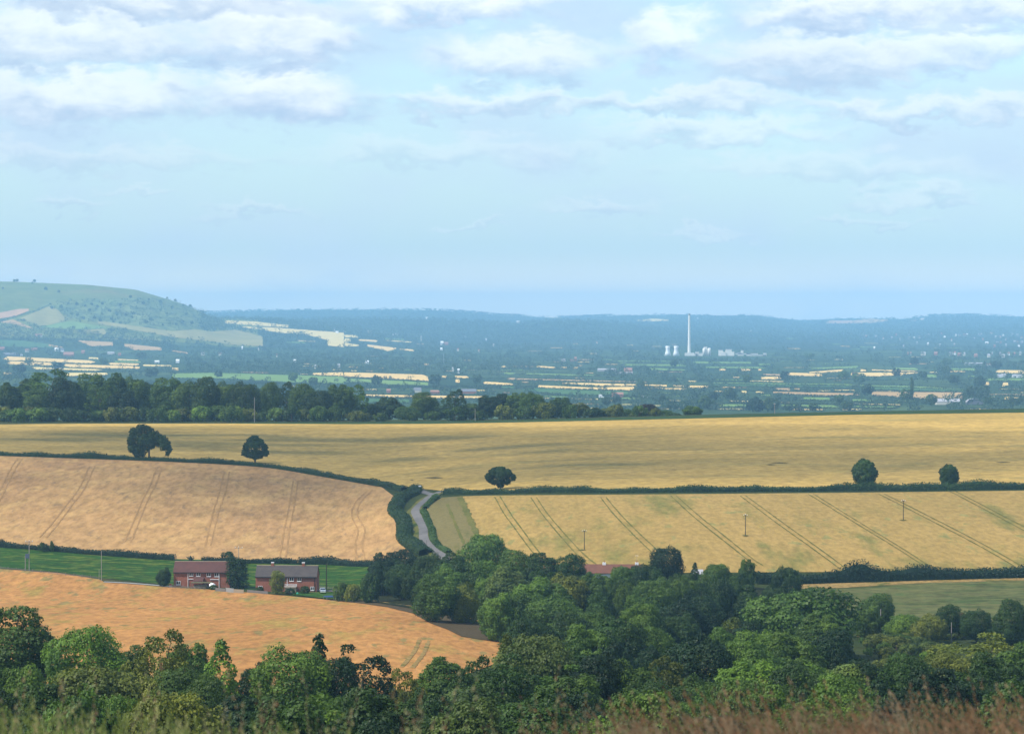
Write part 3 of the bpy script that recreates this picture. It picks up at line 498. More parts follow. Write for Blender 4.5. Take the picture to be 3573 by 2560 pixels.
# ------------------------------------------------------------------ foliage
def leaf_quads(p, n, size, asp=.8):
    """one small face per leaf spray: centre p, normal n"""
    N = len(p); n = n / (np.linalg.norm(n, axis=1)[:, None] + 1e-9)
    r = rs.normal(size=(N, 3)); a = np.cross(n, r); a /= np.linalg.norm(a, axis=1)[:, None] + 1e-9; b = np.cross(n, a)
    size = np.broadcast_to(size, (N,))[:, None]; j = rs.uniform(.6, 1.3, (4, N, 1))
    V = np.stack([p - a * size * j[0] * .5, p - b * size * asp * j[1] * .5, p + a * size * j[2] * .5, p + b * size * asp * j[3] * .5], 1).reshape(-1, 3)
    return V, np.arange(4 * N).reshape(-1, 4)
def clump_leaves(clumps, per, size, up=.25, jit=.55, tonev=.72):
    """clumps: rows of (x,y,z,r); leaves on their shells, facing outward"""
    C = np.array(clumps, float); cen = C[:, :3].mean(0)
    w = C[:, 3]**2; cnt = np.maximum(4, (per * w / w.sum()).astype(int)); idx = np.repeat(np.arange(len(C)), cnt); N = len(idx)
    d = rs.normal(size=(N, 3)); d /= np.linalg.norm(d, axis=1)[:, None]
    out = C[idx, :3] - cen; out /= np.linalg.norm(out, axis=1)[:, None] + 1e-6
    fl = (d * out).sum(1) < -.25; d[fl] *= -1; d[:, 2] += .15; d /= np.linalg.norm(d, axis=1)[:, None]
    rr = C[idx, 3] * rs.uniform(.84, 1.08, N)
    # sub-lumps break the sphere outline
    lump = 1 + .16 * np.sin(d[:, 0] * 7 + idx) * np.sin(d[:, 1] * 6 + idx * 2.1) + .10 * np.sin(d[:, 2] * 11 + idx * 3.7)
    p = C[idx, :3] + d * (rr * lump)[:, None] * np.array([1, 1, .86])
    nn = d + rs.normal(size=(N, 3)) * jit + np.array([0, 0, up])
    tone = rs.uniform(.05, .95, len(C))[idx] * tonev + (1 - tonev) * rs.uniform(.2, .8, N)
    V, F = leaf_quads(p, nn, size * rs.uniform(.7, 1.35, N)); return V, F, np.repeat(tone, 4)
def crown_clumps(a, b, base, n, shape='round', rr=(.26, .42)):
    out = []
    for i in range(n):
        t = (i + .5) / n; ph = i * 2.39996 + rnd.uniform(-.3, .3); cz = 1 - 1.95 * t; sz = math.sqrt(max(.18, 1 - cz * cz)); k = rnd.uniform(.5, .86)
        r = a * rnd.uniform(*rr)
        if shape == 'cone': hgt = (cz + 1) / 2; k *= 1.15 * (1.05 - hgt); z = base + b + b * cz * .9; r = a * rnd.uniform(.22, .36) * (1.25 - .75 * hgt); out.append((a * k * math.cos(ph), a * k * math.sin(ph), z, r)); continue
        if shape == 'column': out.append((a * .6 * k * math.cos(ph), a * .6 * k * math.sin(ph), base + b + b * cz * .85, a * rnd.uniform(.4, .6))); continue
        if shape == 'wide': z = base + b * .75 + b * cz * .55
        else: z = base + b + b * cz * k * 1.05
        out.append((a * sz * k * 1.05 * math.cos(ph), a * sz * k * 1.05 * math.sin(ph), z + rnd.uniform(-.08, .08) * b, r))
    out.append((0, 0, base + b * .95, a * .55)); return out
def trunk_mb(h, r, clumps, nl=7):
    mb = MB(); mb.tube([(0, 0, -.6), (.05, 0, h * .3), (-.1, .1, h * .62)], [r * 1.35, r, r * .55], 8)
    for c in sorted(clumps, key=lambda c: -c[3])[:nl]:
        z0 = h * rnd.uniform(.28, .5); mb.tube([(0, 0, z0), (c[0] * .5, c[1] * .5, (z0 + c[2]) * .5), (c[0] * .9, c[1] * .9, c[2])], [r * .5, r * .3, r * .1], 5)
    return mb
TREE = {}
def make_tree(key, H, a, base, n, shape='round', leaves=7000, size=.42, jit=.55, clumps=None, far=False):
    b = (H - base) / 2; cl = clumps or crown_clumps(a, b, base, n, shape)
    V, F, tn = clump_leaves(cl, leaves, size, jit=jit); top = V[:, 2].max(); V[:, 2] *= H / top
    me = npmesh('crown', V, F, tn); me.materials.append(M['farleaf'] if far else M['leaf'])
    mb = trunk_mb(H, max(.16, H * .026), cl); tm = mb.build('trunk', M['bark']); tme = tm.data; bpy.data.objects.remove(tm)
    TREE[key] = (me, tme, H, abs(V[:, 0]).max())
for i in range(5): make_tree('round%d' % i, 12, 5.2 + .35 * i, .7, 28 + 4 * i, 'round', 23000, .35, .42)
for i in range(3): make_tree('wide%d' % i, 10, 6.2, .5, 34, 'wide', 17000, .36, .42)
for i in range(2): make_tree('airy%d' % i, 13, 5.0, 1.2, 44, 'round', 8000, .34, .9, clumps=crown_clumps(5.0, 5.8, 1.2, 44, 'round', (.16, .27)))
for i in range(2): make_tree('cone%d' % i, 13, 4.0, .4, 44, 'cone', 7500, .36, .7)
make_tree('column0', 10, 2.9, .2, 26, 'column', 6000, .34, .5)
for i in range(4): make_tree('bush%d' % i, 4, 2.6, .2, 14, 'wide', 2600, .32, .6)
for i in range(4): make_tree('far%d' % i, 15, 6.5 + .6 * i, 2.0, 16, 'round', 900, 1.5, .5, far=True)
for i in range(2): make_tree('farwide%d' % i, 10, 7.5, 1.0, 16, 'wide', 800, 1.5, .5, far=True)
TONES = {'dark': ((.027, .060, .012), 'dark green'), 'deep': ((.012, .034, .011), 'very dark green'), 'mid': ((.055, .105, .017), 'mid green'), 'light': ((.088, .160, .022), 'light green'),
         'olive': ((.095, .118, .022), 'olive green'), 'yellow': ((.135, .16, .026), 'yellow-green'), 'grey': ((.075, .112, .034), 'grey-green'), 'copper': ((.022, .013, .014), 'dark purple-brown'), 'brown': ((.085, .055, .033), 'brown-tinged')}
ALLTREES = []
def tree(key, loc, h, w, tone, name='broadleaf_tree', label=None, cat='tree', group=None, rz=None, parts=True):
    me, tme, H, a = TREE[key]; root = empty(name, loc, rnd.uniform(0, 6.28) if rz is None else rz)
    root.scale = (w / 2 / a, w / 2 / a, h / H); c = TONES[tone][0]; k = rnd.uniform(.85, 1.18)
    o = link('crown', me, None, root); o.color = (c[0] * k * 1.02, c[1] * k * rnd.uniform(.94, 1.04), c[2] * k * .55, 1)
    if parts: link('trunk', tme, None, root)
    tag(root, label, cat, group); ALLTREES.append(root); return root
def solve_d(u, vtop, h, d0=235, d1=1250):
    """distance at which a tree h metres tall standing on the land reaches photo row vtop"""
    ds = GD[(GD > d0) & (GD < d1)]; s = uslope(u, vtop); z = ground(s * ds, ds) + h; v = vrow((z - CAMZ) / ds)
    k = np.argmax(v <= vtop) if (v <= vtop).any() else len(ds) - 1
    return ds[k], s * ds[k]
def wood_tree(key, u, vtop, h, w, tone, name='broadleaf_tree', **kw):
    d, x = solve_d(u, vtop, h); return tree(key, (x, d, float(ground(x, d)) - .1), h, w, tone, name, **kw)

def RK(*o): return o[rnd.randrange(len(o))]
# hand-placed crowns of the near wood: key, u, top row, height, width, tone, label
HERO = [
 ('round2', 20, 2105, 15, 12, 'mid', 'tall mid green tree cut by the left edge, level with the orange field'), ('airy1', 115, 2165, 12, 6, 'dark', 'thin dark tree just right of the tallest tree at the left edge'),
 ('round3', 296, 2178, 13, 11.5, 'light', 'broad light green dome tree against the orange field, with orange gaps under it'), ('airy0', 556, 2190, 13.5, 8.5, 'olive', 'open olive tree with sky-like orange gaps through its upper branches'),
 ('round0', 660, 2240, 11, 6.5, 'mid', 'mid green shoulder tree between the open olive tree and the pointed pale one'), ('cone0', 772, 2228, 13, 8, 'light', 'pale pointed tree in the middle of the left wood edge'),
 ('round1', 450, 2245, 10, 5.5, 'mid', 'small round tree tucked between the broad dome and the open olive tree'), ('round4', 1020, 2243, 13, 10.5, 'light', 'large light green tree left of the tall dark pointed one'),
 ('cone1', 1112, 2210, 14, 6.5, 'dark', 'tall dark pointed tree at the right of the left wood edge'), ('deep', 0, 0, 0, 0, '', ''),
 ('round1', 894, 2305, 10, 5, 'deep', 'small very dark tree in the dip of the left wood edge'), ('airy1', 1262, 2248, 13, 8, 'deep', 'very dark ragged tree below the middle of the orange field'),
 ('round2', 1180, 2290, 10, 6, 'deep', 'low very dark tree between the tall pointed and the ragged dark tree'), ('airy0', 1412, 2330, 9, 5, 'yellow', 'small yellow-green feathery tree at the foot of the orange field'),
 ('round0', 1549, 2292, 10, 7.5, 'mid', 'round mid green tree at the lower edge of the orange field'), ('airy0', 1655, 2285, 10.5, 6, 'dark', 'dark feathery tree at the right foot of the orange field'),
 ('cone0', 1768, 2205, 13, 7, 'olive', 'feathery olive tree standing at the right tip of the fallow strip'), ('round3', 1870, 2208, 14, 12, 'grey', 'large grey-green dome tree in the centre of the near wood'),
 ('round1', 2047, 2172, 13, 9, 'mid', 'mid green tree right of the large grey-green dome'), ('round2', 2180, 2170, 12.5, 9, 'dark', 'dark tree in the middle wood below the chestnut'),
 ('wide0', 1690, 1860, 14.5, 12.5, 'light', 'bright green round-topped tree rising beside the grey-green headland'), ('round0', 1345, 1925, 13, 9, 'deep', 'first very dark tree at the left end of the middle wood'),
 ('round2', 1415, 1912, 13.5, 10, 'deep', 'second very dark tree from the left end of the middle wood'), ('round4', 1496, 1921, 13, 9, 'dark', 'dark tree below the bend of the lane'), ('round1', 1575, 1926, 13, 9, 'dark', 'dark tree under the bright green round-topped tree'),
 ('round3', 1800, 1912, 14, 11, 'mid', 'mid green tree right of the bright round-topped tree'), ('round0', 1885, 1925, 13, 9, 'dark', 'dark tree left of the red-roofed bungalow, second from it'), ('round2', 1985, 1930, 12.5, 9.5, 'dark', 'round dark tree touching the left end of the red roof'),
 ('wide1', 1975, 1992, 12, 11, 'yellow', 'yellow-green chestnut in bloom below the left end of the red roof'), ('round4', 2327, 1898, 11, 10.5, 'deep', 'very dark bell-shaped tree standing alone above the wood in front of the wheat'),
 ('round0', 1335, 1958, 10.5, 9, 'deep', 'very dark tree at the foot of the middle wood, right of the yellow-green bush'), ('round3', 1402, 1965, 11, 9, 'dark', 'dark tree in the front of the middle wood above the fallow strip'), ('wide1', 1475, 1968, 11.5, 10, 'dark', 'second dark tree in the front of the middle wood above the fallow strip'), ('round1', 1560, 1980, 12, 10, 'mid', 'mid green tree in the front of the middle wood above the fallow strip'),
 ('round4', 1640, 1990, 10.5, 9, 'mid', 'mid green tree above the widest part of the fallow strip'), ('round2', 1722, 2010, 10, 9, 'light', 'light green tree at the right end of the fallow strip'), ('wide0', 1800, 2060, 12, 11, 'mid', 'broad mid green tree above the right tip of the fallow strip'), ('round3', 1690, 1950, 13.5, 10.5, 'mid', 'mid green tree in front of the bright round-topped tree'),
 ('round0', 1770, 1975, 13, 10, 'grey', 'grey-green tree in the heart of the middle wood'), ('round1', 1855, 2010, 13.5, 11, 'light', 'light green tree in the heart of the middle wood'), ('round4', 1930, 2065, 13, 11, 'mid', 'mid green tree below the yellow-green chestnut'), ('round2', 1620, 1958, 13, 10, 'dark', 'dark tree left of the bright round-topped tree base'),
 ('round0', 2050, 1996, 8, 6, 'mid', 'small round tree hiding the left wall of the bungalow'), ('wide0', 2175, 1976, 8, 8, 'mid', 'olive-green shoulder of crown hiding the middle of the bungalow roof'), ('round1', 2100, 1997, 9, 8, 'mid', 'mid green tree hiding the bungalow wall below the left chimney'), ('wide1', 2222, 1968, 8, 7, 'dark', 'dark crown hiding the right half of the red roof'), ('wide2', 2262, 1962, 9, 10, 'dark', 'low dark tree covering the right end of the red roof'), ('cone1', 2425, 1962, 8, 5, 'dark', 'small dark conifer-like tree beside the small grey roof'),
 ('wide0', 2500, 1962, 9, 9, 'mid', 'low spreading tree right of the small grey roof'), ('round0', 2606, 1948, 9, 5, 'mid', 'small round tree poking above the wood before the tramlined wheat'), ('wide1', 2745, 1970, 9, 9, 'dark', 'dark spreading tree at the left end of the lower hedge'),
 ('wide2', 2800, 2038, 16, 27, 'mid', 'huge domed tree with a light green top beside the grey-green field'), ('round3', 3066, 2068, 9.5, 10, 'mid', 'round tree at the lower edge of the grey-green field'), ('round1', 3030, 2110, 8, 8, 'mid', 'lower left companion of the round tree by the grey-green field'),
 ('wide0', 3160, 2142, 6.5, 9, 'light', 'low light green scrub tree behind the pale pole'), ('wide1', 3245, 2140, 7, 9, 'olive', 'low olive scrub tree between the two pale poles'), ('round2', 3308, 2106, 8.5, 7.5, 'dark', 'dark round tree left of the brown bush'), ('round4', 3408, 2116, 8.5, 8, 'dark', 'dark pointed tree right of the brown bush'),
 ('bush0', 3355, 2135, 6, 4.5, 'brown', 'brown-tinged bush between two dark trees'), ('round3', 3530, 2084, 12, 9, 'dark', 'tall dark tree with a visible trunk near the right edge'),
 ('airy1', 3378, 2200, 13, 15, 'olive', 'big airy olive tree with pale limbs in the right wood'), ('round0', 3560, 2230, 12, 9, 'mid', 'mid green tree cut by the right edge'),
 ('round4', 2442, 2200, 13, 11, 'deep', 'very dark broad tree in the middle of the near wood'), ('airy0', 2540, 2150, 12, 9, 'olive', 'pale olive tree left of the huge dome'), ('round2', 2640, 2190, 12, 10, 'light', 'light green tree in front of the huge dome'),
 ('wide1', 2790, 2290, 11, 15, 'light', 'broad light green bank of crown in front of the huge dome'), ('round1', 2950, 2312, 10.5, 10, 'grey', 'grey-green round tree right of the broad light bank'), ('round3', 3114, 2335, 10, 10, 'dark', 'dark round tree low in the right wood'),
 ('airy1', 1130, 2408, 11, 8.5, 'light', 'light feathery tree at the bottom, below the tall dark pointed one'), ('wide0', 330, 2352, 10, 12, 'olive', 'broad olive bush-like tree in front of the left orange gap'), ('round4', 640, 2322, 11, 9, 'mid', 'mid green tree in the front of the left wood'),
 ('wide2', 1640, 2400, 9, 13, 'grey', 'broad pale grey-green tree in the front centre'), ('round0', 1995, 2365, 11, 8.5, 'mid', 'mid green tree in the dark hollow of the front wood'), ('wide0', 1905, 2478, 7, 8.5, 'yellow', 'yellow-tinged bush at the bottom centre'),
 ('wide1', 2190, 2432, 8.5, 11, 'light', 'light green bush-like tree at the bottom, left of the reddish grass'), ('airy0', 2330, 2290, 11, 6, 'olive', 'thin olive tree in front of the dark broad tree'), ('cone0', 975, 2488, 8, 10, 'yellow', 'bright yellow-green bush at the bottom left of centre')]
hero_uv = []
for key, u, vt, h, w, tone, lab in HERO:
    if not lab: continue
    w *= 1.3 if vt > 2150 else (1.35 if u < 2010 else 1.12)
    wood_tree(key, u, vt, h, w, tone, 'bush' if key.startswith('bush') else ('conical_tree' if key.startswith('cone') else 'broadleaf_tree'), label=lab, cat='bush' if key.startswith('bush') else 'tree', group='trees of the near wood'); hero_uv.append((u, vt))
def inpoly(x, y, poly):
    c = False; j = len(poly) - 1
    for i in range(len(poly)):
        if (poly[i][1] > y) != (poly[j][1] > y) and x < (poly[j][0] - poly[i][0]) * (y - poly[i][1]) / (poly[j][1] - poly[i][1]) + poly[i][0]: c = not c
        j = i
    return c
WP = [(1330, 1950), (1600, 1955), (1990, 1975), (2030, 2008), (2230, 2012), (2300, 1995), (2560, 1985), (2700, 2000), (2880, 2070), (2960, 2170), (2985, 2260), (3130, 2290), (3200, 2235), (3650, 2215), (3650, 2760), (-80, 2760), (-80, 2300), (150, 2310), (230, 2420), (420, 2400), (450, 2350), (900, 2380), (1250, 2375), (1500, 2395), (1640, 2360), (1740, 2280), (1800, 2200), (1840, 2150), (1750, 2075), (1650, 2045), (1500, 1990), (1330, 1965)]
pts = []; tries = 0
while tries < 12000 and len(pts) < 178:
    tries += 1; u = rnd.uniform(-60, 3640); v = rnd.uniform(1950, 2590)
    if not inpoly(u, v, WP): continue
    sc_ = .56 + .66 * (v - 1950) / 600
    if any(((u - a) / (118 * sc_))**2 + ((v - b) / (62 * sc_))**2 < 1 for a, b in pts) or any(((u - a) / (70 * sc_))**2 + ((v - b) / (38 * sc_))**2 < 1 for a, b in hero_uv): continue
    pts.append((u, v))
REG = [('in the wood left of the red roof', lambda u, v: v < 2150 and u < 2035), ('in the wood below the red roof', lambda u, v: v < 2150 and u < 2330), ('in the wood left of the huge dome', lambda u, v: v < 2150), ('at the bottom left below the orange field', lambda u, v: u < 560), ('at the bottom under the two houses', lambda u, v: u < 1150), ('at the foot of the fallow strip', lambda u, v: u < 1760),
       ('in the dark centre of the near wood', lambda u, v: u < 2330), ('in the wood below the huge dome', lambda u, v: u < 2990), ('in the lower right wood', lambda u, v: True)]
ORD = 'first second third fourth fifth sixth seventh eighth ninth tenth eleventh twelfth thirteenth fourteenth fifteenth sixteenth seventeenth eighteenth nineteenth twentieth'.split()
def ordn(i):
    i += 1
    if i <= 20: return ORD[i - 1]
    t_ = ['twent', 'thirt', 'fort', 'fift', 'sixt'][i // 10 - 2]
    return t_ + 'ieth' if i % 10 == 0 else t_ + 'y-' + ORD[i % 10 - 1]
buckets = {}
for u, v in sorted(pts):
    buckets.setdefault(next(i for i, (_, f) in enumerate(REG) if f(u, v)), []).append((u, v))
for b_, L in buckets.items():
    for i, (u, v) in enumerate(L):
        nz = math.sin(u / 130 + 1.3) * math.sin(v / 70 + u / 400) + rnd.uniform(-.55, .55)
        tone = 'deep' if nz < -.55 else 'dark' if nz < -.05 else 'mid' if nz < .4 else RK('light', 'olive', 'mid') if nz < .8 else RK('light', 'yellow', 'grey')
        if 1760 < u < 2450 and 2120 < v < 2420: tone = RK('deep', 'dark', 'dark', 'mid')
        key = RK('round0', 'round1', 'round2', 'round3', 'round4', 'wide0', 'wide1', 'wide2', 'airy0', 'airy1'); h = rnd.uniform(9, 12.5) if v < 2450 else rnd.uniform(7, 10)
        w = h * rnd.uniform(.8, 1.1); sh = {'r': 'round', 'w': 'spreading', 'a': 'feathery'}[key[0]]
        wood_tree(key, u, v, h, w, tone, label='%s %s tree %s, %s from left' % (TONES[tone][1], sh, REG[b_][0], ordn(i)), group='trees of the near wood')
scr = sorted((rnd.uniform(2985, 3270), rnd.uniform(2232, 2345)) for _ in range(26)) + sorted((rnd.uniform(3120, 3600), rnd.uniform(2196, 2238)) for _ in range(22))
for i, (u, v) in enumerate(scr):
    if (u - 3050)**2 + ((v - 2232) * 3)**2 < 3600: continue
    p = P1(u, v); h = rnd.uniform(1.3, 3.4); tn = RK('olive', 'mid', 'light', 'mid', 'grey'); wh = 'in the hollow before the dry clearing' if i < 26 else 'under the right scrub trees'
    tree(RK('bush0', 'bush1', 'bush2', 'bush3'), p, h, h * rnd.uniform(1.4, 2.4), tn, 'bush', '%s scrub bush %s, %s from left' % (TONES[tn][1], wh, ordn(i % 26)), 'bush', 'scrub of the right-hand hollow')
# lone trees of the hedge lines
def lone(key, cl, u, vt, vb, wpx, tone, label, H=12, leaves=9000, size=.4):
    p = P1(u, vb); h = (vb - vt) / FPX * p.y * 1.02; w = wpx / FPX * p.y
    if key.startswith('egg'): leaves, size = 20000, .42
    if cl: make_tree(key, H, 6, 1, 10, 'round', leaves, size, .45, clumps=cl)
    return tree(key, p, h, w, tone, 'broadleaf_tree', label, 'tree', 'lone trees along the hedges', rz=0)
oak = [(-5, 0, 9, 3.6), (-7, 1, 6, 2.6), (-3, 0, 12, 3.0), (-6.5, 0, 11, 2.4), (-1, 1, 11, 3.2), (1, 0, 9, 3.0), (3, 0, 9.0, 2.9), (5, 0, 8.0, 2.8), (7, 0, 6.6, 2.6), (3.5, 1, 7.4, 2.4), (6, -1, 6.2, 2.2), (0, 0, 7.5, 3), (-5, 0, 2.8, 1.8), (-7.5, 0, 5, 2), (8.5, 0, 4.6, 1.9), (8.2, 0, 3.2, 1.4), (-4, 0, 5, 2.6), (-1.5, 0, 6, 2.8), (-6, 0, 4, 1.8), (-8, 0, 8, 2.0), (-2, -2, 8, 3), (-2, 2, 8, 3), (-3, 0, 3, 1.6), (1, 0, 6.5, 2)]
lone('oak', oak, 520, 1480, 1607, 168, 'dark', 'large leaning oak with an arch under its drooping right side, on the upper hedge', 14, 26000, .48)
lay = [(0, 0, 10.5, 1.8), (-1.5, 0, 9.5, 2), (1.8, 0, 9, 2), (-3, 0, 7, 2.2), (3.2, 0, 6.8, 2.2), (0, 1.5, 8, 2.4), (0, -1.5, 7.5, 2.6), (-4, 0, 4.6, 1.8), (4.2, 0, 4.6, 1.8), (-2, 0, 4, 2), (2, 0, 4, 2), (0, 0, 5, 2.6), (0, 0, 3, 1.6), (-3.4, 1, 5.8, 1.8), (3.4, 1, 5.6, 1.8)]
lone('layered', lay, 890, 1518, 1616, 104, 'dark', 'small rounded tree with ragged tiers, right of the leaning oak', 12, 20000, .44)
umb = [(0, 0, 7.5, 2.2), (-2.4, 0, 6.8, 2.2), (2.4, 0, 6.6, 2.2), (-4.4, 0, 5.2, 1.8), (4.6, 0, 5.0, 1.7), (-2, 1.5, 5.6, 2), (2, 1.5, 5.6, 2), (0, -1, 5.8, 2.4), (-2.5, 0, 3.6, 1.6), (2.5, 0, 3.4, 1.6), (0, 0, 3.6, 2), (0, 0, 2, 1.4), (-4, 0, 3.8, 1.2)]
lone('umbrella', umb, 1746, 1627, 1708, 116, 'dark', 'flat-topped umbrella-shaped tree just right of the lane junction', 9, 20000, .42)
def egg(n, a, b, z, up=0):
    return [(a * .66 * math.sqrt(max(0, 1 - c_ * c_)) * math.cos(i * 2.4) * rnd.uniform(.85, 1.2), a * .66 * math.sqrt(max(0, 1 - c_ * c_)) * math.sin(i * 2.4), z + b + b * .74 * c_ + up, a * rnd.uniform(.26, .38)) for i in range(n) for c_ in [1 - 2 * (i + .5) / n]] + [(0, 0, z + b, a * .6), (0, 0, z, a * .2)]
lone('egg_a', egg(42, 5, 5.4, .6), 3018, 1598, 1708, 100, 'dark', 'egg-shaped tree on the middle hedge, the larger of the right pair'); lone('egg_b', egg(34, 5, 4.9, .8), 3311, 1619, 1706, 78, 'dark', 'compact round tree on the middle hedge, the smaller of the right pair')
p = P1(828, 2052); tree('column0', p, 10.2, 8.6, 'deep', 'evergreen_tree', 'tall dark egg-shaped evergreen between the two brick houses', 'tree')
p = P1(968, 2072); tree('column0', p, 7.3, 5.4, 'yellow', 'cypress_tree', 'yellow-green conifer in front of the grey-roofed house', 'tree')
p = P1(572, 2046); tree('round1', p, 6.2, 5.6, 'dark', 'broadleaf_tree', 'round dark shrub-like tree left of the red-brown roofed house', 'tree')
for u, vb, h, w, tn, lab, g in [(1195, 2098, 6, 6, 'mid', 'mid green bush behind the blue trampoline', 0), (1232, 2100, 5.5, 6.5, 'yellow', 'yellow-green bush at the corner of the dark wood', 0), (1010, 2074, 2.2, 4, 'dark', 'low dark bush under the balcony', 0), (1065, 2072, 2.6, 3.6, 'dark', 'low bush under the right window of the grey-roofed house', 0),
                           (745, 2058, 1.8, 2.8, 'mid', 'small green bush on the fence before the left house', 0), (905, 2064, 1.6, 3.4, 'mid', 'small bush at the left corner of the grey-roofed house', 0), (1290, 2104, 9, 8, 'dark', 'dark bushy tree at the near left corner of the middle wood', 0), (795, 1962, 4, 5, 'dark', 'rounded bush standing out of the hedge behind the evergreen', 0),
                           (151, 1925, 3.6, 3.8, 'dark', 'rounded bush bulging from the hedge at the far left', 0), (181, 1925, 4.0, 1.8, 'mid', 'slim sapling beside the bulging bush in the left hedge', 0)]:
    p = P1(u, vb); tree(RK('bush0', 'bush1', 'bush2', 'bush3'), p, h, w, tn, 'bush', lab, 'bush')
# trees of the crest behind the golden field
CREST = [(30, 1330, 70, 'dark'), (100, 1318, 90, 'dark'), (160, 1284, 150, 'mid'), (228, 1312, 95, 'deep'), (130, 1350, 90, 'mid'), (262, 1345, 70, 'deep'), (317, 1297, 100, 'mid'), (392, 1297, 90, 'dark'), (350, 1340, 90, 'mid'), (430, 1350, 80, 'deep'), (471, 1303, 85, 'mid'), (530, 1330, 90, 'dark'), (587, 1312, 95, 'mid'), (661, 1318, 90, 'mid'), (725, 1309, 80, 'dark'), (794, 1322, 85, 'mid'), (857, 1322, 85, 'dark'), (830, 1375, 70, 'light'), (905, 1365, 70, 'mid'),
         (942, 1328, 60, 'mid'), (1000, 1328, 60, 'dark'), (1058, 1334, 75, 'mid'), (1111, 1358, 80, 'dark'), (1180, 1338, 75, 'mid'), (1228, 1338, 85, 'light'), (1285, 1405, 65, 'dark'), (1359, 1383, 75, 'dark'), (1420, 1415, 60, 'mid'), (1480, 1364, 75, 'mid'), (1535, 1412, 60, 'dark'), (1586, 1355, 62, 'dark'), (1640, 1405, 60, 'mid'), (1700, 1375, 60, 'deep'), (1745, 1370, 70, 'deep'), (1808, 1366, 62, 'mid'), (1861, 1360, 62, 'mid'), (1910, 1400, 70, 'dark'), (1957, 1383, 65, 'dark'), (2020, 1402, 60, 'olive'), (2070, 1420, 60, 'dark'), (2120, 1422, 60, 'olive'), (2179, 1424, 60, 'mid'), (2235, 1428, 56, 'olive'), (2263, 1406, 52, 'copper'), (2311, 1428, 60, 'mid'), (2415, 1413, 54, 'mid'), (2360, 1440, 30, 'dark')]
CL = ['at the far left', 'behind the left of the golden field', 'above the leaning oak', 'on the crest left of the chimney']
crest_i = {}
for n_, (u, vt, wpx, tn) in enumerate(sorted(CREST)):
    d = 1590 + rnd.uniform(0, 70); s = float(uslope(u, vt)); x = s * d; z = float(ground(x, d)); h = CAMZ + float(vslope(vt)) * d - z
    reg = 'where the crest wood meets the left edge' if u < 300 else 'in the crest wood above the leaning oak' if u < 900 else 'in the crest wood left of the brown gap' if u < 1300 else 'in the ragged row on the crest' if u < 2000 else 'in the low end of the crest row'
    crest_i[reg] = crest_i.get(reg, -1) + 1
    lab = 'dark purple-brown copper-leaved tree rising from the low end of the crest row' if tn == 'copper' else '%s tree %s, %s from left' % (TONES[tn][1], reg, ordn(crest_i[reg]))
    tree(RK('round0', 'round1', 'round2', 'round3', 'round4', 'airy0') if h > 13 else RK('round0', 'round1', 'wide0'), (x, d, z - .2), h, wpx * d / FPX * 1.6, tn, label=lab, group='trees on the crest behind the golden field')
for i, u in enumerate([10, 60, 115, 150, 250, 345, 400, 640, 700, 760, 850, 985, 1110, 1250, 1330, 1440, 1510, 1600, 1680, 1760, 1830, 1900, 1990, 2060, 2150, 2230, 2290] + list(range(30, 1300, 52))):
    d = 1568 + rnd.uniform(0, 14); s = float(uslope(u, 1440)); x = s * d; z = float(ground(x, d)); h = rnd.uniform(5, 9.5)
    tn = RK('olive', 'mid', 'light', 'mid', 'dark'); tree(RK('bush0', 'bush1', 'bush2', 'bush3'), (x, d, z - .3), h, h * rnd.uniform(1.3, 2), tn, 'bush', '%s bush at the foot of the crest wood, %s from the left' % (TONES[tn][1], ordn(i)), 'bush', 'bushes along the crest')

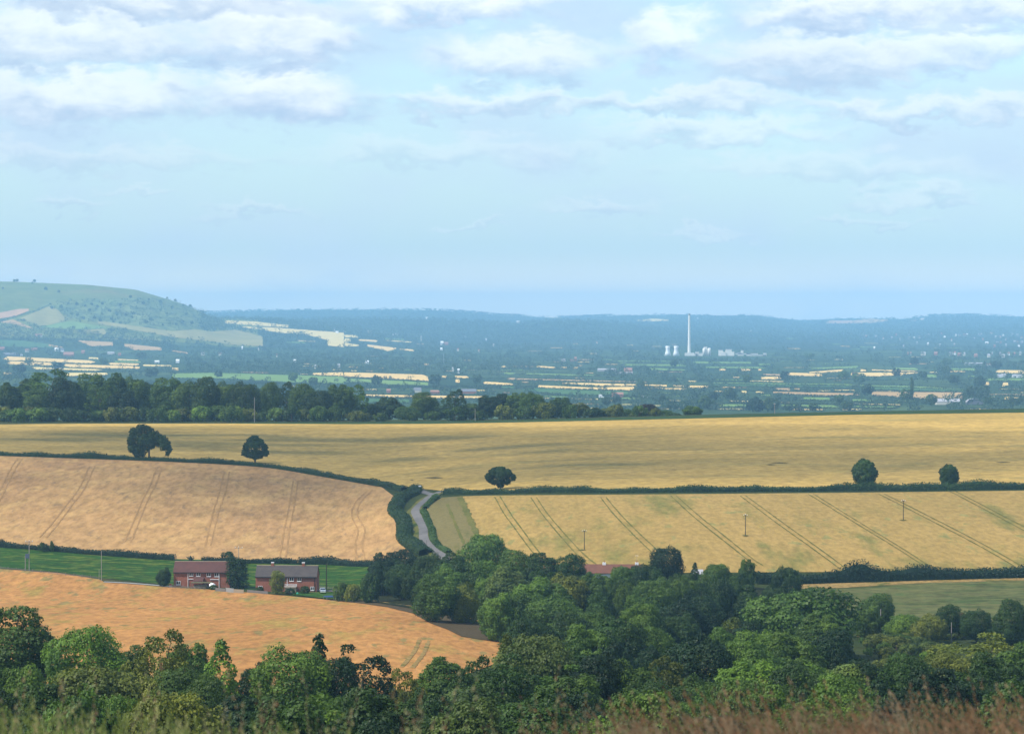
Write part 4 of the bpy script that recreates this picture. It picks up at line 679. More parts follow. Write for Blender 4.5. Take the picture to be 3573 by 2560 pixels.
# hedges: leafy ridge with a dense core, following the land
def hedge(pts, w, h, label, tone='deep', leaves=70, size=.42, var=.35, gaps=()):
    q = path3(pts, 1.2); N = len(q); d = np.gradient(q, axis=0); d /= np.linalg.norm(d, axis=1)[:, None] + 1e-9; nn = np.stack([-d[:, 1], d[:, 0]], 1)
    x_ = np.arange(N); hh = h * (1 + var * (.5 * np.sin(x_ / 7.3 + h) + .5 * np.sin(x_ / 2.9) * np.sin(x_ / 17.0)) + rs.uniform(-.08, .08, N)); z = ground(q[:, 0], q[:, 1])
    keep = np.ones(N, bool)
    for a, b in gaps: keep[int(a * N):int(b * N)] = False
    for _ in range(max(2, N // 28)): b_ = rs.randint(0, N); hh *= 1 + rs.uniform(-.25, .75) * np.exp(-((x_ - b_) / rs.uniform(1.5, 5))**2)
    # core
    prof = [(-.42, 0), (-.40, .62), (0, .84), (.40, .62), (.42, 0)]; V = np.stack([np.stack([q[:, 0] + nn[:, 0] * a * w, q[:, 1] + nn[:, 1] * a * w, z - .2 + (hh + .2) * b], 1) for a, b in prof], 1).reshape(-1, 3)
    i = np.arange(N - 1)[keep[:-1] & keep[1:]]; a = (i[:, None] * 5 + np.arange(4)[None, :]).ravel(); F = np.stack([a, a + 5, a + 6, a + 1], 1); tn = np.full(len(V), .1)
    idx = np.repeat(np.arange(N)[keep], leaves); K = len(idx); th = rs.uniform(-.15, math.pi + .15, K); lift = rs.uniform(.86, 1.1, K)
    px = np.cos(th) * w * .5 * lift; pz = np.clip(np.sin(th), .02, 1)**.6 * hh[idx] * lift; al = rs.uniform(-.7, .7, K)
    P_ = np.stack([q[idx, 0] + nn[idx, 0] * px + d[idx, 0] * al, q[idx, 1] + nn[idx, 1] * px + d[idx, 1] * al, z[idx] + pz], 1)
    no = np.stack([nn[idx, 0] * np.cos(th), nn[idx, 1] * np.cos(th), np.sin(th)], 1) + rs.normal(size=(K, 3)) * .5
    V2, F2 = leaf_quads(P_, no, size * rs.uniform(.7, 1.4, K)); t2 = np.repeat(rs.uniform(.2, .8, K) * .5 + .25 + .22 * np.sin(idx / 4.1) * .5, 4)
    me = npmesh('hedge', np.vstack([V, V2]), np.vstack([F, F2 + len(V)]), np.concatenate([tn, t2])); o = link('hedge', me, M['leaf']); c = TONES[tone][0]; o.color = (*c, 1)
    return tag(o, label, 'hedge', 'field hedges')
hedge([(-60, 1586), (0, 1590), (300, 1600), (600, 1611), (850, 1624), (1000, 1640), (1200, 1674), (1340, 1697), (1410, 1712)], 3.2, 2.0, 'long upper hedge between the golden field and the pinkish tan field', 'dark', 60)
hedge([(1452, 1712), (1440, 1728), (1405, 1745), (1385, 1768), (1380, 1790), (1405, 1815), (1412, 1850), (1412, 1880), (1440, 1910), (1485, 1935)], 5.6, 2.6, 'thick winding hedge along the left side of the lane', 'dark', 100)
hedge([(1524, 1738), (1508, 1752), (1490, 1768), (1484, 1776)], 2.4, 1.6, 'short hedge on the right of the lane below the junction', 'mid', 60)
hedge([(1478, 1785), (1492, 1815), (1508, 1850), (1512, 1880), (1530, 1905), (1565, 1930)], 2.6, 1.1, 'low scruffy hedge on the right side of the lane', 'mid', 60, .4)
hedge([(1552, 1724), (1600, 1722), (1700, 1722), (1800, 1720), (2100, 1718), (2400, 1716), (2700, 1714), (2950, 1712)], 3.0, 1.9, 'long middle hedge between golden field and tramlined field', 'dark', 70, .42, .45)
hedge([(2950, 1712), (3100, 1711), (3300, 1710), (3573, 1706), (3800, 1704)], 3.6, 2.7, 'taller bushy hedge between the right pair of lone trees', 'dark', 90, .42, .5)
hedge([(2640, 2035), (2800, 2036), (2950, 2032), (3200, 2024), (3573, 2014), (3800, 2010)], 4.4, 3.5, 'tall dense hedge between tramlined field and grey-green field', 'deep', 130, .42, .34)
hedge([(-60, 1904), (0, 1909), (200, 1924), (350, 1937), (500, 1948), (607, 1954)], 2.6, 1.9, 'hedge at the top of the green meadow, left of the houses', 'deep', 80)
hedge([(660, 1963), (700, 1964), (850, 1965), (1036, 1967)], 2.6, 1.8, 'hedge behind the two brick houses', 'deep', 80, gaps=((.08, .14),))
hedge([(1046, 1968), (1150, 1970), (1300, 1976)], 2.6, 2.0, 'hedge behind the dark pole, running into the wood', 'deep', 80)
hedge([(3010, 2195), (3080, 2205), (3170, 2215), (3300, 2220)], 6, 2.4, 'rough bramble bank before the pale pole', 'mid', 110, .5, .4)

# ------------------------------------------------------------------ plain and hills: masses of far trees
pu0, pu1 = [], []
def in_patch(u, v, pad=0):
    hitm = np.zeros(len(u), bool)
    for top, bot, _ in PATCH:
        m_ = (u > top[0][0]) & (u < top[-1][0])
        if not m_.any(): continue
        vt = np.interp(u, *zip(*top)); vb = np.interp(u, *zip(*bot)); hitm |= m_ & (v > vt + .5) & (v < vb + pad)
    return hitm
def blobs(name, u, v, h, w, nq, qs, label, tones=(.2, .8), col=(.042, .082, .042)):
    x, y, z = far_hit(u, v); N = len(u); idx = np.repeat(np.arange(N), nq); K = len(idx)
    # the crown is three to five lobes
    lobe = rs.normal(size=(N, 4, 3)) * np.array([.42, .42, .22]); li = rs.randint(0, 4, K)
    d = rs.normal(size=(K, 3)); d /= np.linalg.norm(d, axis=1)[:, None]; d[:, 2] = np.abs(d[:, 2]) * np.where(rs.rand(K) < .3, -1, 1)
    c = lobe[idx, li]; hw = (w / 2)[idx]; hh = (h / 2)[idx]
    p = np.stack([x[idx] + (c[:, 0] + d[:, 0] * .62) * hw, y[idx] + (c[:, 1] + d[:, 1] * .62) * hw, z[idx] + hh * (1.0 + c[:, 2] + d[:, 2] * .8)], 1)
    V, F = leaf_quads(p, d + rs.normal(size=(K, 3)) * .35, qs[idx] * rs.uniform(.8, 1.3, K)); t = rs.uniform(tones[0], tones[1], N)[idx] * .7 + rs.uniform(0, .3, K)
    o = link(name, npmesh(name, V, F, np.repeat(t, 4)), M['farleaf']); o.color = (*col, 1)
    return tag(o, label, 'woodland', None, 'stuff')
def cull(u, v, hpx, p1=.965, p2=.62):
    wk = (u > 2320) & (u < 2690) & (v > 1228) & (v < 1259); p1, p2 = np.where(wk, 1, p1), np.where(wk, 1, p2)
    a = in_patch(u, v); b = in_patch(u, v - hpx * .55) | in_patch(u, v - hpx * .95); return ~wk & ~((a & (rs.rand(len(u)) < p1)) | (b & (rs.rand(len(u)) < p2)))
N = 17000; u = rs.uniform(-150, 3730, N); v = 1182 + (1440 - 1182) * rs.rand(N)**1.15
cl_ = np.sin(u / 71 + v / 9) * np.sin(u / 33 - v / 5.5) + .5 * np.sin(u / 190 + 2) + rs.uniform(-.7, .7, N)
dens = np.where(v > 1330, .26, np.where(v > 1280, .42, .75)); dens = np.where((u > 650) & (u < 1850) & (v < 1300), 1.5, dens); dens = np.where((u < 640) & (v < 1195), .25, dens)
ok = cl_ > 1.0 - dens * 1.25; u, v = u[ok], v[ok]; x, y, z = far_hit(u, v)
h = rs.uniform(7, 15, len(u)); hpx = h / y * FPX; ok = cull(u, v, hpx); u, v, h, y = u[ok], v[ok], h[ok], y[ok]
print('plain trees', len(u))
blobs('lowland_trees', u, v, h, h * rs.uniform(.9, 1.5, len(u)), 34, 1.1 + h * .12, 'thousands of hazy blue-green trees and copses filling the plain')
# hedgerows along the edges of the far fields
hu, hv = [], []
for top, bot, key in PATCH:
    if top[0][1] < 1160: continue
    for L in (top, bot):
        n = int((L[-1][0] - L[0][0]) / 3.0); uu = np.linspace(L[0][0], L[-1][0], max(2, n)); hu.append(uu + rs.uniform(-1, 1, len(uu))); hv.append(np.interp(uu, *zip(*L)) + (.8 if L is bot else -.2))
hu = np.concatenate(hu); hv = np.concatenate(hv); ok = rs.rand(len(hu)) < .8; hu, hv = hu[ok], hv[ok]; hh = rs.uniform(1.6, 3.6, len(hu))
blobs('hedgerows', hu, hv, hh, hh * 2.2, 10, np.full(len(hu), 1.6), 'thin dark hedgerows dividing the far fields')
# extra hedge lines between fields
lu, lv = [], []
for k in range(46):
    v0 = 1240 + 195 * (k / 46) + rnd.uniform(-3, 3); a = rnd.uniform(-100, 3300); L = rnd.uniform(200, 1100); uu = np.arange(a, a + L, 3.2); lu.append(uu); lv.append(v0 + (uu - a) * rnd.uniform(-.004, .014) + rs.uniform(-.3, .3, len(uu)))
lu = np.concatenate(lu); lv = np.concatenate(lv); ok = ~in_patch(lu, lv) & ~in_patch(lu, lv - 3); lu, lv = lu[ok], lv[ok]; hh = rs.uniform(2, 5, len(lu))
blobs('hedgerows', lu, lv, hh, hh * 2.0, 9, np.full(len(lu), 1.6), 'faint hedgerow lines crossing the plain')
# wooded ridges
N = 15000; u = rs.uniform(-100, 3700, N); v = rs.uniform(1080, 1190, N); x, y, z = far_hit(u, v)
ok = ((u > 700) | (y > 13000)) & (y < 22500) & cull(u, v, 8, .99, .5); u, v, y = u[ok], v[ok], y[ok]
town = (u > 3000) & (v > 1160) & (rs.rand(len(u)) < .45); u, v, y = u[~town], v[~town], y[~town]
h = rs.uniform(10, 20, len(u)); blobs('ridge_woodland', u, v, h, h * rs.uniform(1.3, 2.2, len(u)), 14, 3 + y * .00016, 'hazy blue woodland covering the far ridges', col=(.045, .09, .045))
# village trees and scrub of the chalk hill
u = rs.uniform(-80, 620, 900); v = np.interp(u, [-80, 0, 440, 600, 620], [1130, 1128, 1150, 1165, 1168]) + rs.uniform(0, 60, 900); ok = cull(u, v, 9); u, v = u[ok], v[ok]; h = rs.uniform(8, 15, len(u))
blobs('village_trees', u, v, h, h * 1.3, 30, 1.2 + h * .12, 'hazy trees around the village under the chalk hill')
hx = [(175, 1065), (180, 1078), (213, 1075), (238, 1062), (268, 1065), (298, 1070), (320, 1066), (340, 1072), (357, 1063), (312, 1088), (355, 1098), (407, 1102), (440, 1104), (461, 1111), (466, 1097), (510, 1128), (525, 1120), (568, 1137), (582, 1098), (592, 1132), (455, 1040), (480, 1052), (520, 1048), (560, 1058), (600, 1075), (583, 1042), (612, 1052), (640, 1068), (664, 1070), (700, 1088), (713, 1092), (731, 1100), (650, 1100), (640, 1125), (670, 1132), (615, 1135), (700, 1130), (745, 1128), (760, 1135), (790, 1140), (290, 1115), (270, 1105), (250, 1098), (280, 1125), (330, 1112), (395, 1125), (420, 1130), (390, 1118), (350, 1122), (10, 1009), (113, 990), (205, 1022), (160, 1012), (120, 985), (60, 984), (50, 984), (500, 1062), (420, 1068), (560, 1085), (380, 1086)]
hx = sorted(hx); hb_ = {}
for u, v in hx:
    bd = 'on the crest line' if v < 1030 else 'on the upper slope' if v < 1075 else 'on the middle slope' if v < 1112 else 'on the lower slope'; hb_[bd] = hb_.get(bd, -1) + 1
    p = P1(u, v, far_hit); s = rnd.uniform(.6, 1.15); tree(RK('far0', 'far1', 'farwide0', 'farwide1'), p, 13 * s, 15 * s, RK('dark', 'mid', 'deep'), 'hawthorn_bush', 'small dark bush %s of the chalk hill, %s from left' % (bd, ordn(hb_[bd])), 'bush', 'bushes dotted over the chalk hill', parts=False)
q_u = rs.uniform(180, 860, 2600); q_v = rs.uniform(1030, 1165, 2600); kk = (np.sin(q_u / 23 + q_v / 6) * np.sin(q_u / 11 - q_v / 9) + rs.uniform(-.5, .5, 2600) > .35) & ~in_patch(q_u, q_v) & (q_v > np.interp(q_u, [180, 560, 700, 860], [1050, 1040, 1085, 1130])); q_h = rs.uniform(3, 9, kk.sum())
blobs('hill_scrub', q_u[kk], q_v[kk], q_h, q_h * 1.5, 14, np.full(kk.sum(), 2.4), 'darker scrub thickets on the steep side of the chalk hill', col=(.05, .085, .03))
hu = np.concatenate([np.interp(np.linspace(0, 1, 60), [0, .35, .7, 1], [0, 60, 130, 175]), rs.uniform(-60, 700, 420), rs.uniform(690, 900, 120)]); hv = np.concatenate([np.interp(np.linspace(0, 1, 60), [0, .35, .7, 1], [1122, 1105, 1085, 1065]), 0 * rs.rand(420), rs.uniform(1092, 1150, 120)])
hv[60:480] = 1045 + (hu[60:480] > 200) * rs.uniform(0, 90, 420) + (hu[60:480] <= 200) * 75; ok = ~in_patch(hu, hv); hu, hv = hu[ok], hv[ok]; hh = rs.uniform(4, 10, len(hu))
blobs('hill_scrub', hu, hv, hh, hh * 1.3, 16, np.full(len(hu), 2.4), 'loose scrub and hedge bushes scattered over the chalk hill')
# larger single trees of the plain
PT = [('A', 380, 850, 130), ('A', 770, 925, 150), ('A', 1370, 850, 130), ('A', 495, 870, 60), ('A', 40, 860, 90), ('A', 1420, 935, 85), ('A', 1860, 760, 200), ('A', 2090, 900, 70), ('A', 2180, 900, 70), ('A', 1770, 900, 40), ('A', 250, 960, 220), ('A', 2000, 1010, 200), ('B', 260, 570, 110), ('B', 530, 590, 110), ('B', 1085, 660, 90), ('B', 620, 1020, 130), ('B', 850, 1000, 100), ('B', 1600, 1080, 180), ('B', 1870, 1130, 160), ('B', 1980, 995, 50), ('B', 2180, 1090, 90), ('B', 2090, 1180, 140), ('B', 1820, 985, 60), ('B', 1180, 1110, 110), ('B', 1040, 1090, 80), ('B', 1250, 400, 50),
      ('C', 165, 1020, 80), ('C', 430, 1110, 150), ('C', 550, 1045, 60), ('C', 615, 1050, 65), ('C', 870, 1060, 100), ('C', 140, 555, 100), ('C', 1200, 1110, 170), ('C', 1410, 1060, 120), ('C', 1250, 1170, 120), ('C', 1760, 1100, 140), ('C', 195, 1125, 80), ('C', 1680, 1060, 90), ('C', 980, 1130, 70), ('C', 2200, 930, 90),
      ('D', 780, 940, 70), ('D', 320, 900, 90), ('D', 1185, 985, 50), ('D', 990, 1000, 90), ('D', 550, 1080, 85), ('D', 750, 1090, 100), ('D', 1190, 1200, 150), ('D', 1330, 1190, 150), ('D', 1940, 1190, 150), ('D', 1560, 1240, 110), ('D', 2050, 1270, 160), ('D', 2210, 1250, 140), ('D', 1640, 960, 130), ('D', 1850, 680, 90), ('D', 2080, 690, 130), ('D', 1440, 940, 40), ('D', 1280, 935, 50), ('D', 640, 935, 40), ('D', 700, 935, 45), ('D', 1580, 870, 110), ('D', 240, 930, 70), ('D', 950, 690, 110),
      ('E', 340, 1130, 170), ('E', 560, 1120, 190), ('E', 870, 670, 95), ('E', 565, 640, 40), ('E', 1280, 860, 130), ('E', 1550, 1010, 110), ('E', 1690, 1015, 55), ('E', 1750, 990, 110), ('E', 1420, 990, 80), ('E', 1120, 1010, 100), ('E', 1170, 1160, 110), ('E', 1430, 1140, 80), ('E', 1950, 990, 85), ('E', 900, 1290, 270), ('E', 1090, 1280, 230), ('E', 1330, 1290, 130), ('E', 1455, 1280, 130), ('E', 1650, 1280, 160), ('E', 2000, 1170, 160), ('E', 2100, 1260, 170), ('E', 2240, 990, 90), ('E', 230, 1250, 240), ('E', 2060, 850, 180), ('E', 780, 900, 130), ('E', 1000, 850, 90), ('E', 1140, 580, 90), ('E', 1600, 590, 130), ('E', 2150, 600, 110), ('E', 1420, 880, 110), ('E', 1850, 800, 80),
      ('F', 545, 850, 120), ('F', 830, 840, 130), ('F', 990, 860, 110), ('F', 1240, 860, 190), ('F', 1410, 850, 110), ('F', 1900, 900, 190), ('F', 430, 1000, 120), ('F', 590, 1010, 140), ('F', 90, 1090, 190), ('F', 200, 1260, 190), ('F', 95, 1190, 110), ('F', 720, 1330, 180), ('F', 790, 1300, 60), ('F', 870, 1360, 90), ('F', 1040, 1390, 190), ('F', 380, 1320, 100), ('F', 550, 1320, 100), ('F', 940, 1030, 140), ('F', 1350, 1110, 200), ('F', 1600, 1290, 230), ('F', 1420, 1300, 90), ('F', 1800, 1390, 160), ('F', 1950, 1370, 130), ('F', 2110, 1390, 150), ('F', 2220, 1360, 130), ('F', 1680, 1130, 190), ('F', 2030, 1080, 110), ('F', 1890, 1050, 90), ('F', 2180, 900, 100), ('F', 230, 1340, 90), ('F', 1750, 1230, 150), ('F', 130, 1420, 80), ('F', 1240, 960, 130)]
ZN = {'A': 'below the chalk hill', 'B': 'in the green strip right of the chalk hill', 'C': 'on the plain behind the ragged crest row', 'D': 'on the plain left of the chimney', 'E': 'on the plain right of the chimney', 'F': 'on the plain at the far right'}
PT.sort(key=lambda a: (a[0], a[1])); cnt = {}
SM = [q for q in PT if q[3] < 130 and q[1:3] != (790, 1300)]; PT = [q for q in PT if q not in SM]
u = np.array([CR[q[0]][0] + q[1] / 3.78 for q in SM]); v = np.minimum(1436, np.array([CR[q[0]][1] + q[2] / 3.78 for q in SM])); x, y, z = far_hit(u, v); w = np.array([q[3] for q in SM]) / 3.78 * y / FPX; blobs('hedgerow_trees', u, v, np.clip(w * .85, 9, 19), w, 70, np.full(len(u), 1.7), 'dark medium-sized trees standing in the far hedgerows', (.1, .5))
for c, x_, y_, w_ in PT:
    ox, oy = CR[c]; u = ox + x_ / 3.78; v = oy + y_ / 3.78; p = P1(u, min(v, 1436), far_hit); w = w_ / 3.78 * p.y / FPX; cnt[c] = cnt.get(c, -1) + 1; pop = (c == 'F' and x_ == 790)
    w = min(w, 34); h = min(20, max(9, w * rnd.uniform(.75, 1.0))) if not pop else 34; tn = RK('dark', 'mid', 'dark', 'deep')
    tree('column0' if pop else RK('far0', 'far1', 'far2', 'far3', 'farwide0'), p, h, w, tn, 'poplar_tree' if pop else 'broadleaf_tree', 'tall dark poplar block left of the barns' if pop else '%s hazy tree %s, %s from the left' % (TONES[tn][1].split()[0], ZN[c], 'number ' + ordn(cnt[c]) if False else ordn(cnt[c])), 'tree', 'single trees on the plain', parts=False)

# ------------------------------------------------------------------ buildings
def window(parent, x, z, w, h, y=-.04, mull=1):
    f = MB(); t = .11
    f.box(x, x + w, y - .05, y, z, z + t).box(x, x + w, y - .05, y, z + h - t, z + h).box(x, x + t, y - .05, y, z + t, z + h - t).box(x + w - t, x + w, y - .05, y, z + t, z + h - t)
    for k in range(mull): xm = x + w * (k + 1) / (mull + 1); f.box(xm - .06, xm + .06, y - .048, y, z + t, z + h - t)
    f.box(x - .05, x + w + .05, y - .12, y - .002, z - .09, z - .003)
    o = f.build('window', M['white'], parent); g = MB(); g.box(x + t * .6, x + w - t * .6, y + .005, y + .035, z + t * .6, z + h - t * .6); g.build('pane', M['glass'], o); return o
def house(loc, rz, Wd, D, wallh, roofh, tile, label, name='brick_house'):
    r = empty(name, loc, rz); MB().box(0, Wd, 0, D, -1.5, wallh).build('wall', M['brick'], r)
    MB().prismx([(0.01, wallh), (D - .01, wallh), (D / 2, wallh + roofh - .25)], .01, Wd - .01).build('gable', M['brick'], r)
    rf = MB(); o = .38; sl = roofh / (D / 2)
    rf.prismx([(-o, wallh - o * sl + .1), (D / 2, wallh + roofh + .1), (D / 2, wallh + roofh - .08), (-o, wallh - o * sl - .08)], -.15, Wd + .15)
    rf.prismx([(D / 2 + .002, wallh + roofh + .1), (D + o, wallh - o * sl + .1), (D + o, wallh - o * sl - .08), (D / 2 + .002, wallh + roofh - .08)], -.15, Wd + .15)
    rf = rf.build('roof', M[tile], r); MB().tube([(-.17, D / 2, wallh + roofh + .12), (Wd + .17, D / 2, wallh + roofh + .12)], [.13, .13], 6).build('ridge_tiles', M['beige'], rf)
    MB().box(-.1, Wd + .1, -o - .06, -o + .1, wallh - o * sl - .28, wallh - o * sl - .085).build('gutter', M['dark'], r)
    return tag(r, label, 'house')
# left house (red-brown roof)
pl = P1(606, 2046); h1 = house((pl.x, pl.y, pl.z - .2), R(-2), 17.6, 7.2, 5.0, 2.75, 'tile_red', 'brick semi-detached house with a red-brown tiled roof and white parasol, left of the evergreen')
for x, z, w, h in [(4.85, 3.55, 1.3, 1.2), (7.1, 3.5, 1.3, 1.2), (10.35, 3.45, 1.35, 1.2), (12.8, 3.4, 1.35, 1.2), (.75, .85, 1.4, 1.2)]: window(h1, x, z, w, h)
for x in (4.5, 14.3): MB().tube([(x, -.12, -.6), (x, -.12, 4.75)], [.09, .09], 6).build('drainpipe', M['white'], h1)
MB().prismx([(-2.0, 2.1), (-.03, 3.35), (-.03, 2.1)], 6.3, 9.5).build('porch_roof', M['tile_red'], h1); MB().box(6.5, 9.3, -1.8, -.03, -.8, 2.095).build('porch', M['brick'], h1)
MB().box(4.6, 6.25, -.2, -.03, 2.55, 2.72).build('lintel', M['white'], h1); MB().box(11.4, 14.2, -.2, -.03, 2.45, 2.62).build('lintel', M['white'], h1)
cn = MB(); cn.box(6.0, 12.6, -4.0, -2.05, 1.7, 1.95); [cn.box(x, x + .12, -3.9, -3.78, -.7, 1.695) for x in (6.2, 8.3, 10.4, 12.3)]; cn.build('veranda_roof', M['moss'], h1)
MB().box(6.6, 12.2, -2.35, -2.2, -.5, 1.0).build('veranda_wall', M['beige'], h1)
def local(o, x, y, z=0): return o.matrix_basis @ Vector((x, y, z))
pr = empty('garden_parasol', local(h1, 12.9, -4.6, -.3)); mb = MB(); mb.lathe([(1.15, 0), (.75, .35), (.08, .7), (.01, .75)], n=8); c_ = mb.build('canopy', M['white'], pr); c_.location = (0, 0, 1.35); c_.rotation_euler = (R(38), R(20), 0)
MB().tube([(0, 0, -.3), (0, 0, 1.7)], [.04, .04], 6).build('pole', M['white'], pr); tag(pr, 'white tilted garden parasol before the left brick house', 'parasol')
# right house (grey-brown roof)
pr2 = P1(892, 2062); h2 = house((pr2.x, pr2.y, pr2.z - .2), R(-3), 18.9, 7.4, 5.0, 2.8, 'tile_grey', 'brick semi-detached house with a grey-brown roof, two chimneys and a balcony, right of the evergreen')
for x, z, w, h in [(10.5, 3.4, 1.35, 1.15), (12.9, 3.35, 1.3, 1.2), (.85, .75, 1.3, 1.15), (17.0, .6, 1.2, 1.15)]: window(h2, x, z, w, h)
MB().tube([(9.85, -.12, 2.0), (9.85, -.12, 4.75)], [.09, .09], 6).build('drainpipe', M['white'], h2); MB().tube([(18.3, -.12, -.5), (18.3, -.12, 4.75)], [.09, .09], 6).build('drainpipe', M['dark'], h2)
for x in (4.8, 14.4): c_ = MB().box(x - .4, x + .4, 3.4, 4.0, 7.3, 8.7).build('chimney', M['brick'], h2); MB().box(x - .45, x + .45, 3.35, 4.05, 8.703, 8.95).build('chimney_cap', M['white'], c_)
MB().box(9.4, 12.8, -2.6, -.03, -1.0, 1.5).build('extension', M['beige'], h2); MB().box(9.3, 12.9, -2.75, -.035, 1.503, 1.85).build('balcony_floor', M['beige'], h2)
rl = MB(); [rl.box(9.35 + i * .17, 9.35 + i * .17 + .07, -2.72, -2.66, 1.853, 2.65) for i in range(21)]; rl.box(9.3, 12.9, -2.74, -2.64, 2.652, 2.74); [rl.box(12.82, 12.88, -2.6 + i * .2, -2.53 + i * .2, 1.853, 2.65) for i in range(12)]; rl.build('balcony_rail', M['white'], h2)
# fences and garden walls
def fence(p0, p1, hgt, label, panel=False, mat='wood', step=2.0, rails=3):
    a, b = P1(*p0), P1(*p1); L = (b - a).length; n = max(1, int(L / step)); r = empty('panel_fence' if panel else 'rail_fence', a)
    pm = MB(); rm = MB(); prev = None
    for i in range(n + 1):
        q = a.lerp(b, i / n); q.z = float(ground(q.x, q.y)); q = q - a; pm.box(q.x - .07, q.x + .07, q.y - .07, q.y + .07, q.z - .3, q.z + hgt)
        if prev:
            for k in (range(1) if panel else range(rails)):
                z0 = .05 if panel else hgt * (.3 + .3 * k); t = hgt * .92 if panel else .1
                rm.add([(prev.x, prev.y - .1, prev.z + z0), (q.x, q.y - .1, q.z + z0), (q.x, q.y - .1, q.z + z0 + t), (prev.x, prev.y - .1, prev.z + z0 + t), (prev.x, prev.y - .14, prev.z + z0), (q.x, q.y - .14, q.z + z0), (q.x, q.y - .14, q.z + z0 + t), (prev.x, prev.y - .14, prev.z + z0 + t)], [(0, 1, 2, 3), (4, 7, 6, 5), (0, 4, 5, 1), (3, 2, 6, 7), (0, 3, 7, 4), (1, 5, 6, 2)])
        prev = q
    pm.build('posts', M[mat], r); rm.build('panels' if panel else 'rails', M[mat], r); return tag(r, label, 'fence')
fence((0, 1984), (345, 2019), 1.0, 'thin post and rail fence along the top of the orange field, far left', step=3, rails=2)
fence((590, 2051), (715, 2058), 1.0, 'weathered rail fence before the red-brown roofed house')
fence((752, 2062), (786, 2065), 1.2, 'brown boarded fence panels right of the rail fence', True, 'wood'); fence((788, 2065), (815, 2068), 1.5, 'grey garden fence below the evergreen', True, 'grey'); fence((815, 2068), (850, 2070), 1.3, 'pale boarded fence at the foot of the evergreen', True, 'beige')
fence((862, 2066), (935, 2072), .9, 'low fence at the left corner of the grey-roofed house', True, 'wood'); fence((1105, 2050), (1260, 2062), .9, 'rail fence behind the car at the meadow edge', rails=2)
wb = MB().box(-.35, .35, -.35, .35, 0, 1.1).box(-.38, .38, -.42, .38, 1.103, 1.2).build('water_butt', M['redplastic']); wb.location = local(h1, -.9, -.8, .0); tag(wb, 'red box at the left corner of the red-brown roofed house', 'bin')
gb = MB().lathe([(.3, 0), (.36, .5), (.3, .75), (.05, .8)], n=12).build('garden_bin', plain('green_plastic', (.05, .45, .3), .4, .4)); gb.location = P1(1038, 2075); tag(gb, 'small bright green tub on the lawn below the balcony', 'tub')
# car
def car(loc, rz, label):
    r = empty('parked_car', loc, rz); prof = [(-2.0, .35), (-2.02, .75), (-1.85, .95), (-1.0, 1.02), (-.45, 1.42), (.9, 1.45), (1.6, 1.05), (1.98, .95), (2.0, .35)]
    b = MB(); n = len(prof); ys = [(-.84, 1), (-.70, 1.0), (.70, 1.0), (.84, 1)]
    vs = []
    for k, yy in enumerate((-.86, .86)):
        for x, z in prof: vs.append((x, yy * (1 if z < 1.1 else .78), z))
    b.add(vs, [tuple(range(n)), tuple(range(2 * n - 1, n - 1, -1))] + [(i, i + n, (i + 1) % n + n, (i + 1) % n) for i in range(n)]); b.build('body', M['carpaint'], r)
    g = MB(); g.add([(-1.02, -.80, 1.04), (-1.02, .80, 1.04), (-.50, .64, 1.40), (-.50, -.64, 1.40), (-1.05, -.80, 1.06), (-1.05, .80, 1.06), (-.53, .64, 1.42), (-.53, -.64, 1.42)], [(4, 5, 6, 7), (0, 3, 2, 1), (0, 1, 5, 4), (2, 3, 7, 6), (1, 2, 6, 5), (0, 4, 7, 3)]).build('windscreen', M['glass'], r)
    for y in (-.5, .5): MB().box(-2.06, -2.0, y - .2, y + .2, .68, .84).build('headlight', M['white'], r)
    MB().box(-2.08, -2.02, -.8, .8, .36, .56).build('bumper', M['white'], r)
    for x in (-1.25, 1.25):
        for y in (-.82, .82): w = MB().tube([(x, y - .1, .32), (x, y + .1, .32)], [.32, .32], 16).build('wheel', M['rubber'], r); MB().tube([(x, y - .11, .32), (x, y + .11, .32)], [.18, .18], 10).build('rim', M['grey'], w)
    return tag(r, label, 'car')
p = P1(1126, 2072); p.z += .45; car(p, R(97), 'silver-blue hatchback parked facing us beside the grey-roofed house')
p = P1(1153, 2092); tr = empty('trampoline', p); MB().lathe([(2.2, 0), (2.2, .12), (1.8, .13), (.02, .1)], (0, 0, 1.0), 20).build('mat', M['blue'], tr)
for a in range(6): MB().tube([(2.1 * math.cos(a * 1.047), 2.1 * math.sin(a * 1.047), -.2), (2.1 * math.cos(a * 1.047), 2.1 * math.sin(a * 1.047), 1.0)], [.05, .05], 6).build('leg', M['grey'], tr)
tag(tr, 'blue round trampoline on the lawn before the parked car', 'trampoline')
sh = MB(); sh.lathe([(2.0, -.2), (1.6, .7), (.8, 1.2), (.05, 1.35)], n=12); o = sh.build('soil_heap', M['plough'], smooth=True); o.location = P1(1192, 2092); tag(o, 'brown heap of soil right of the trampoline', 'heap')
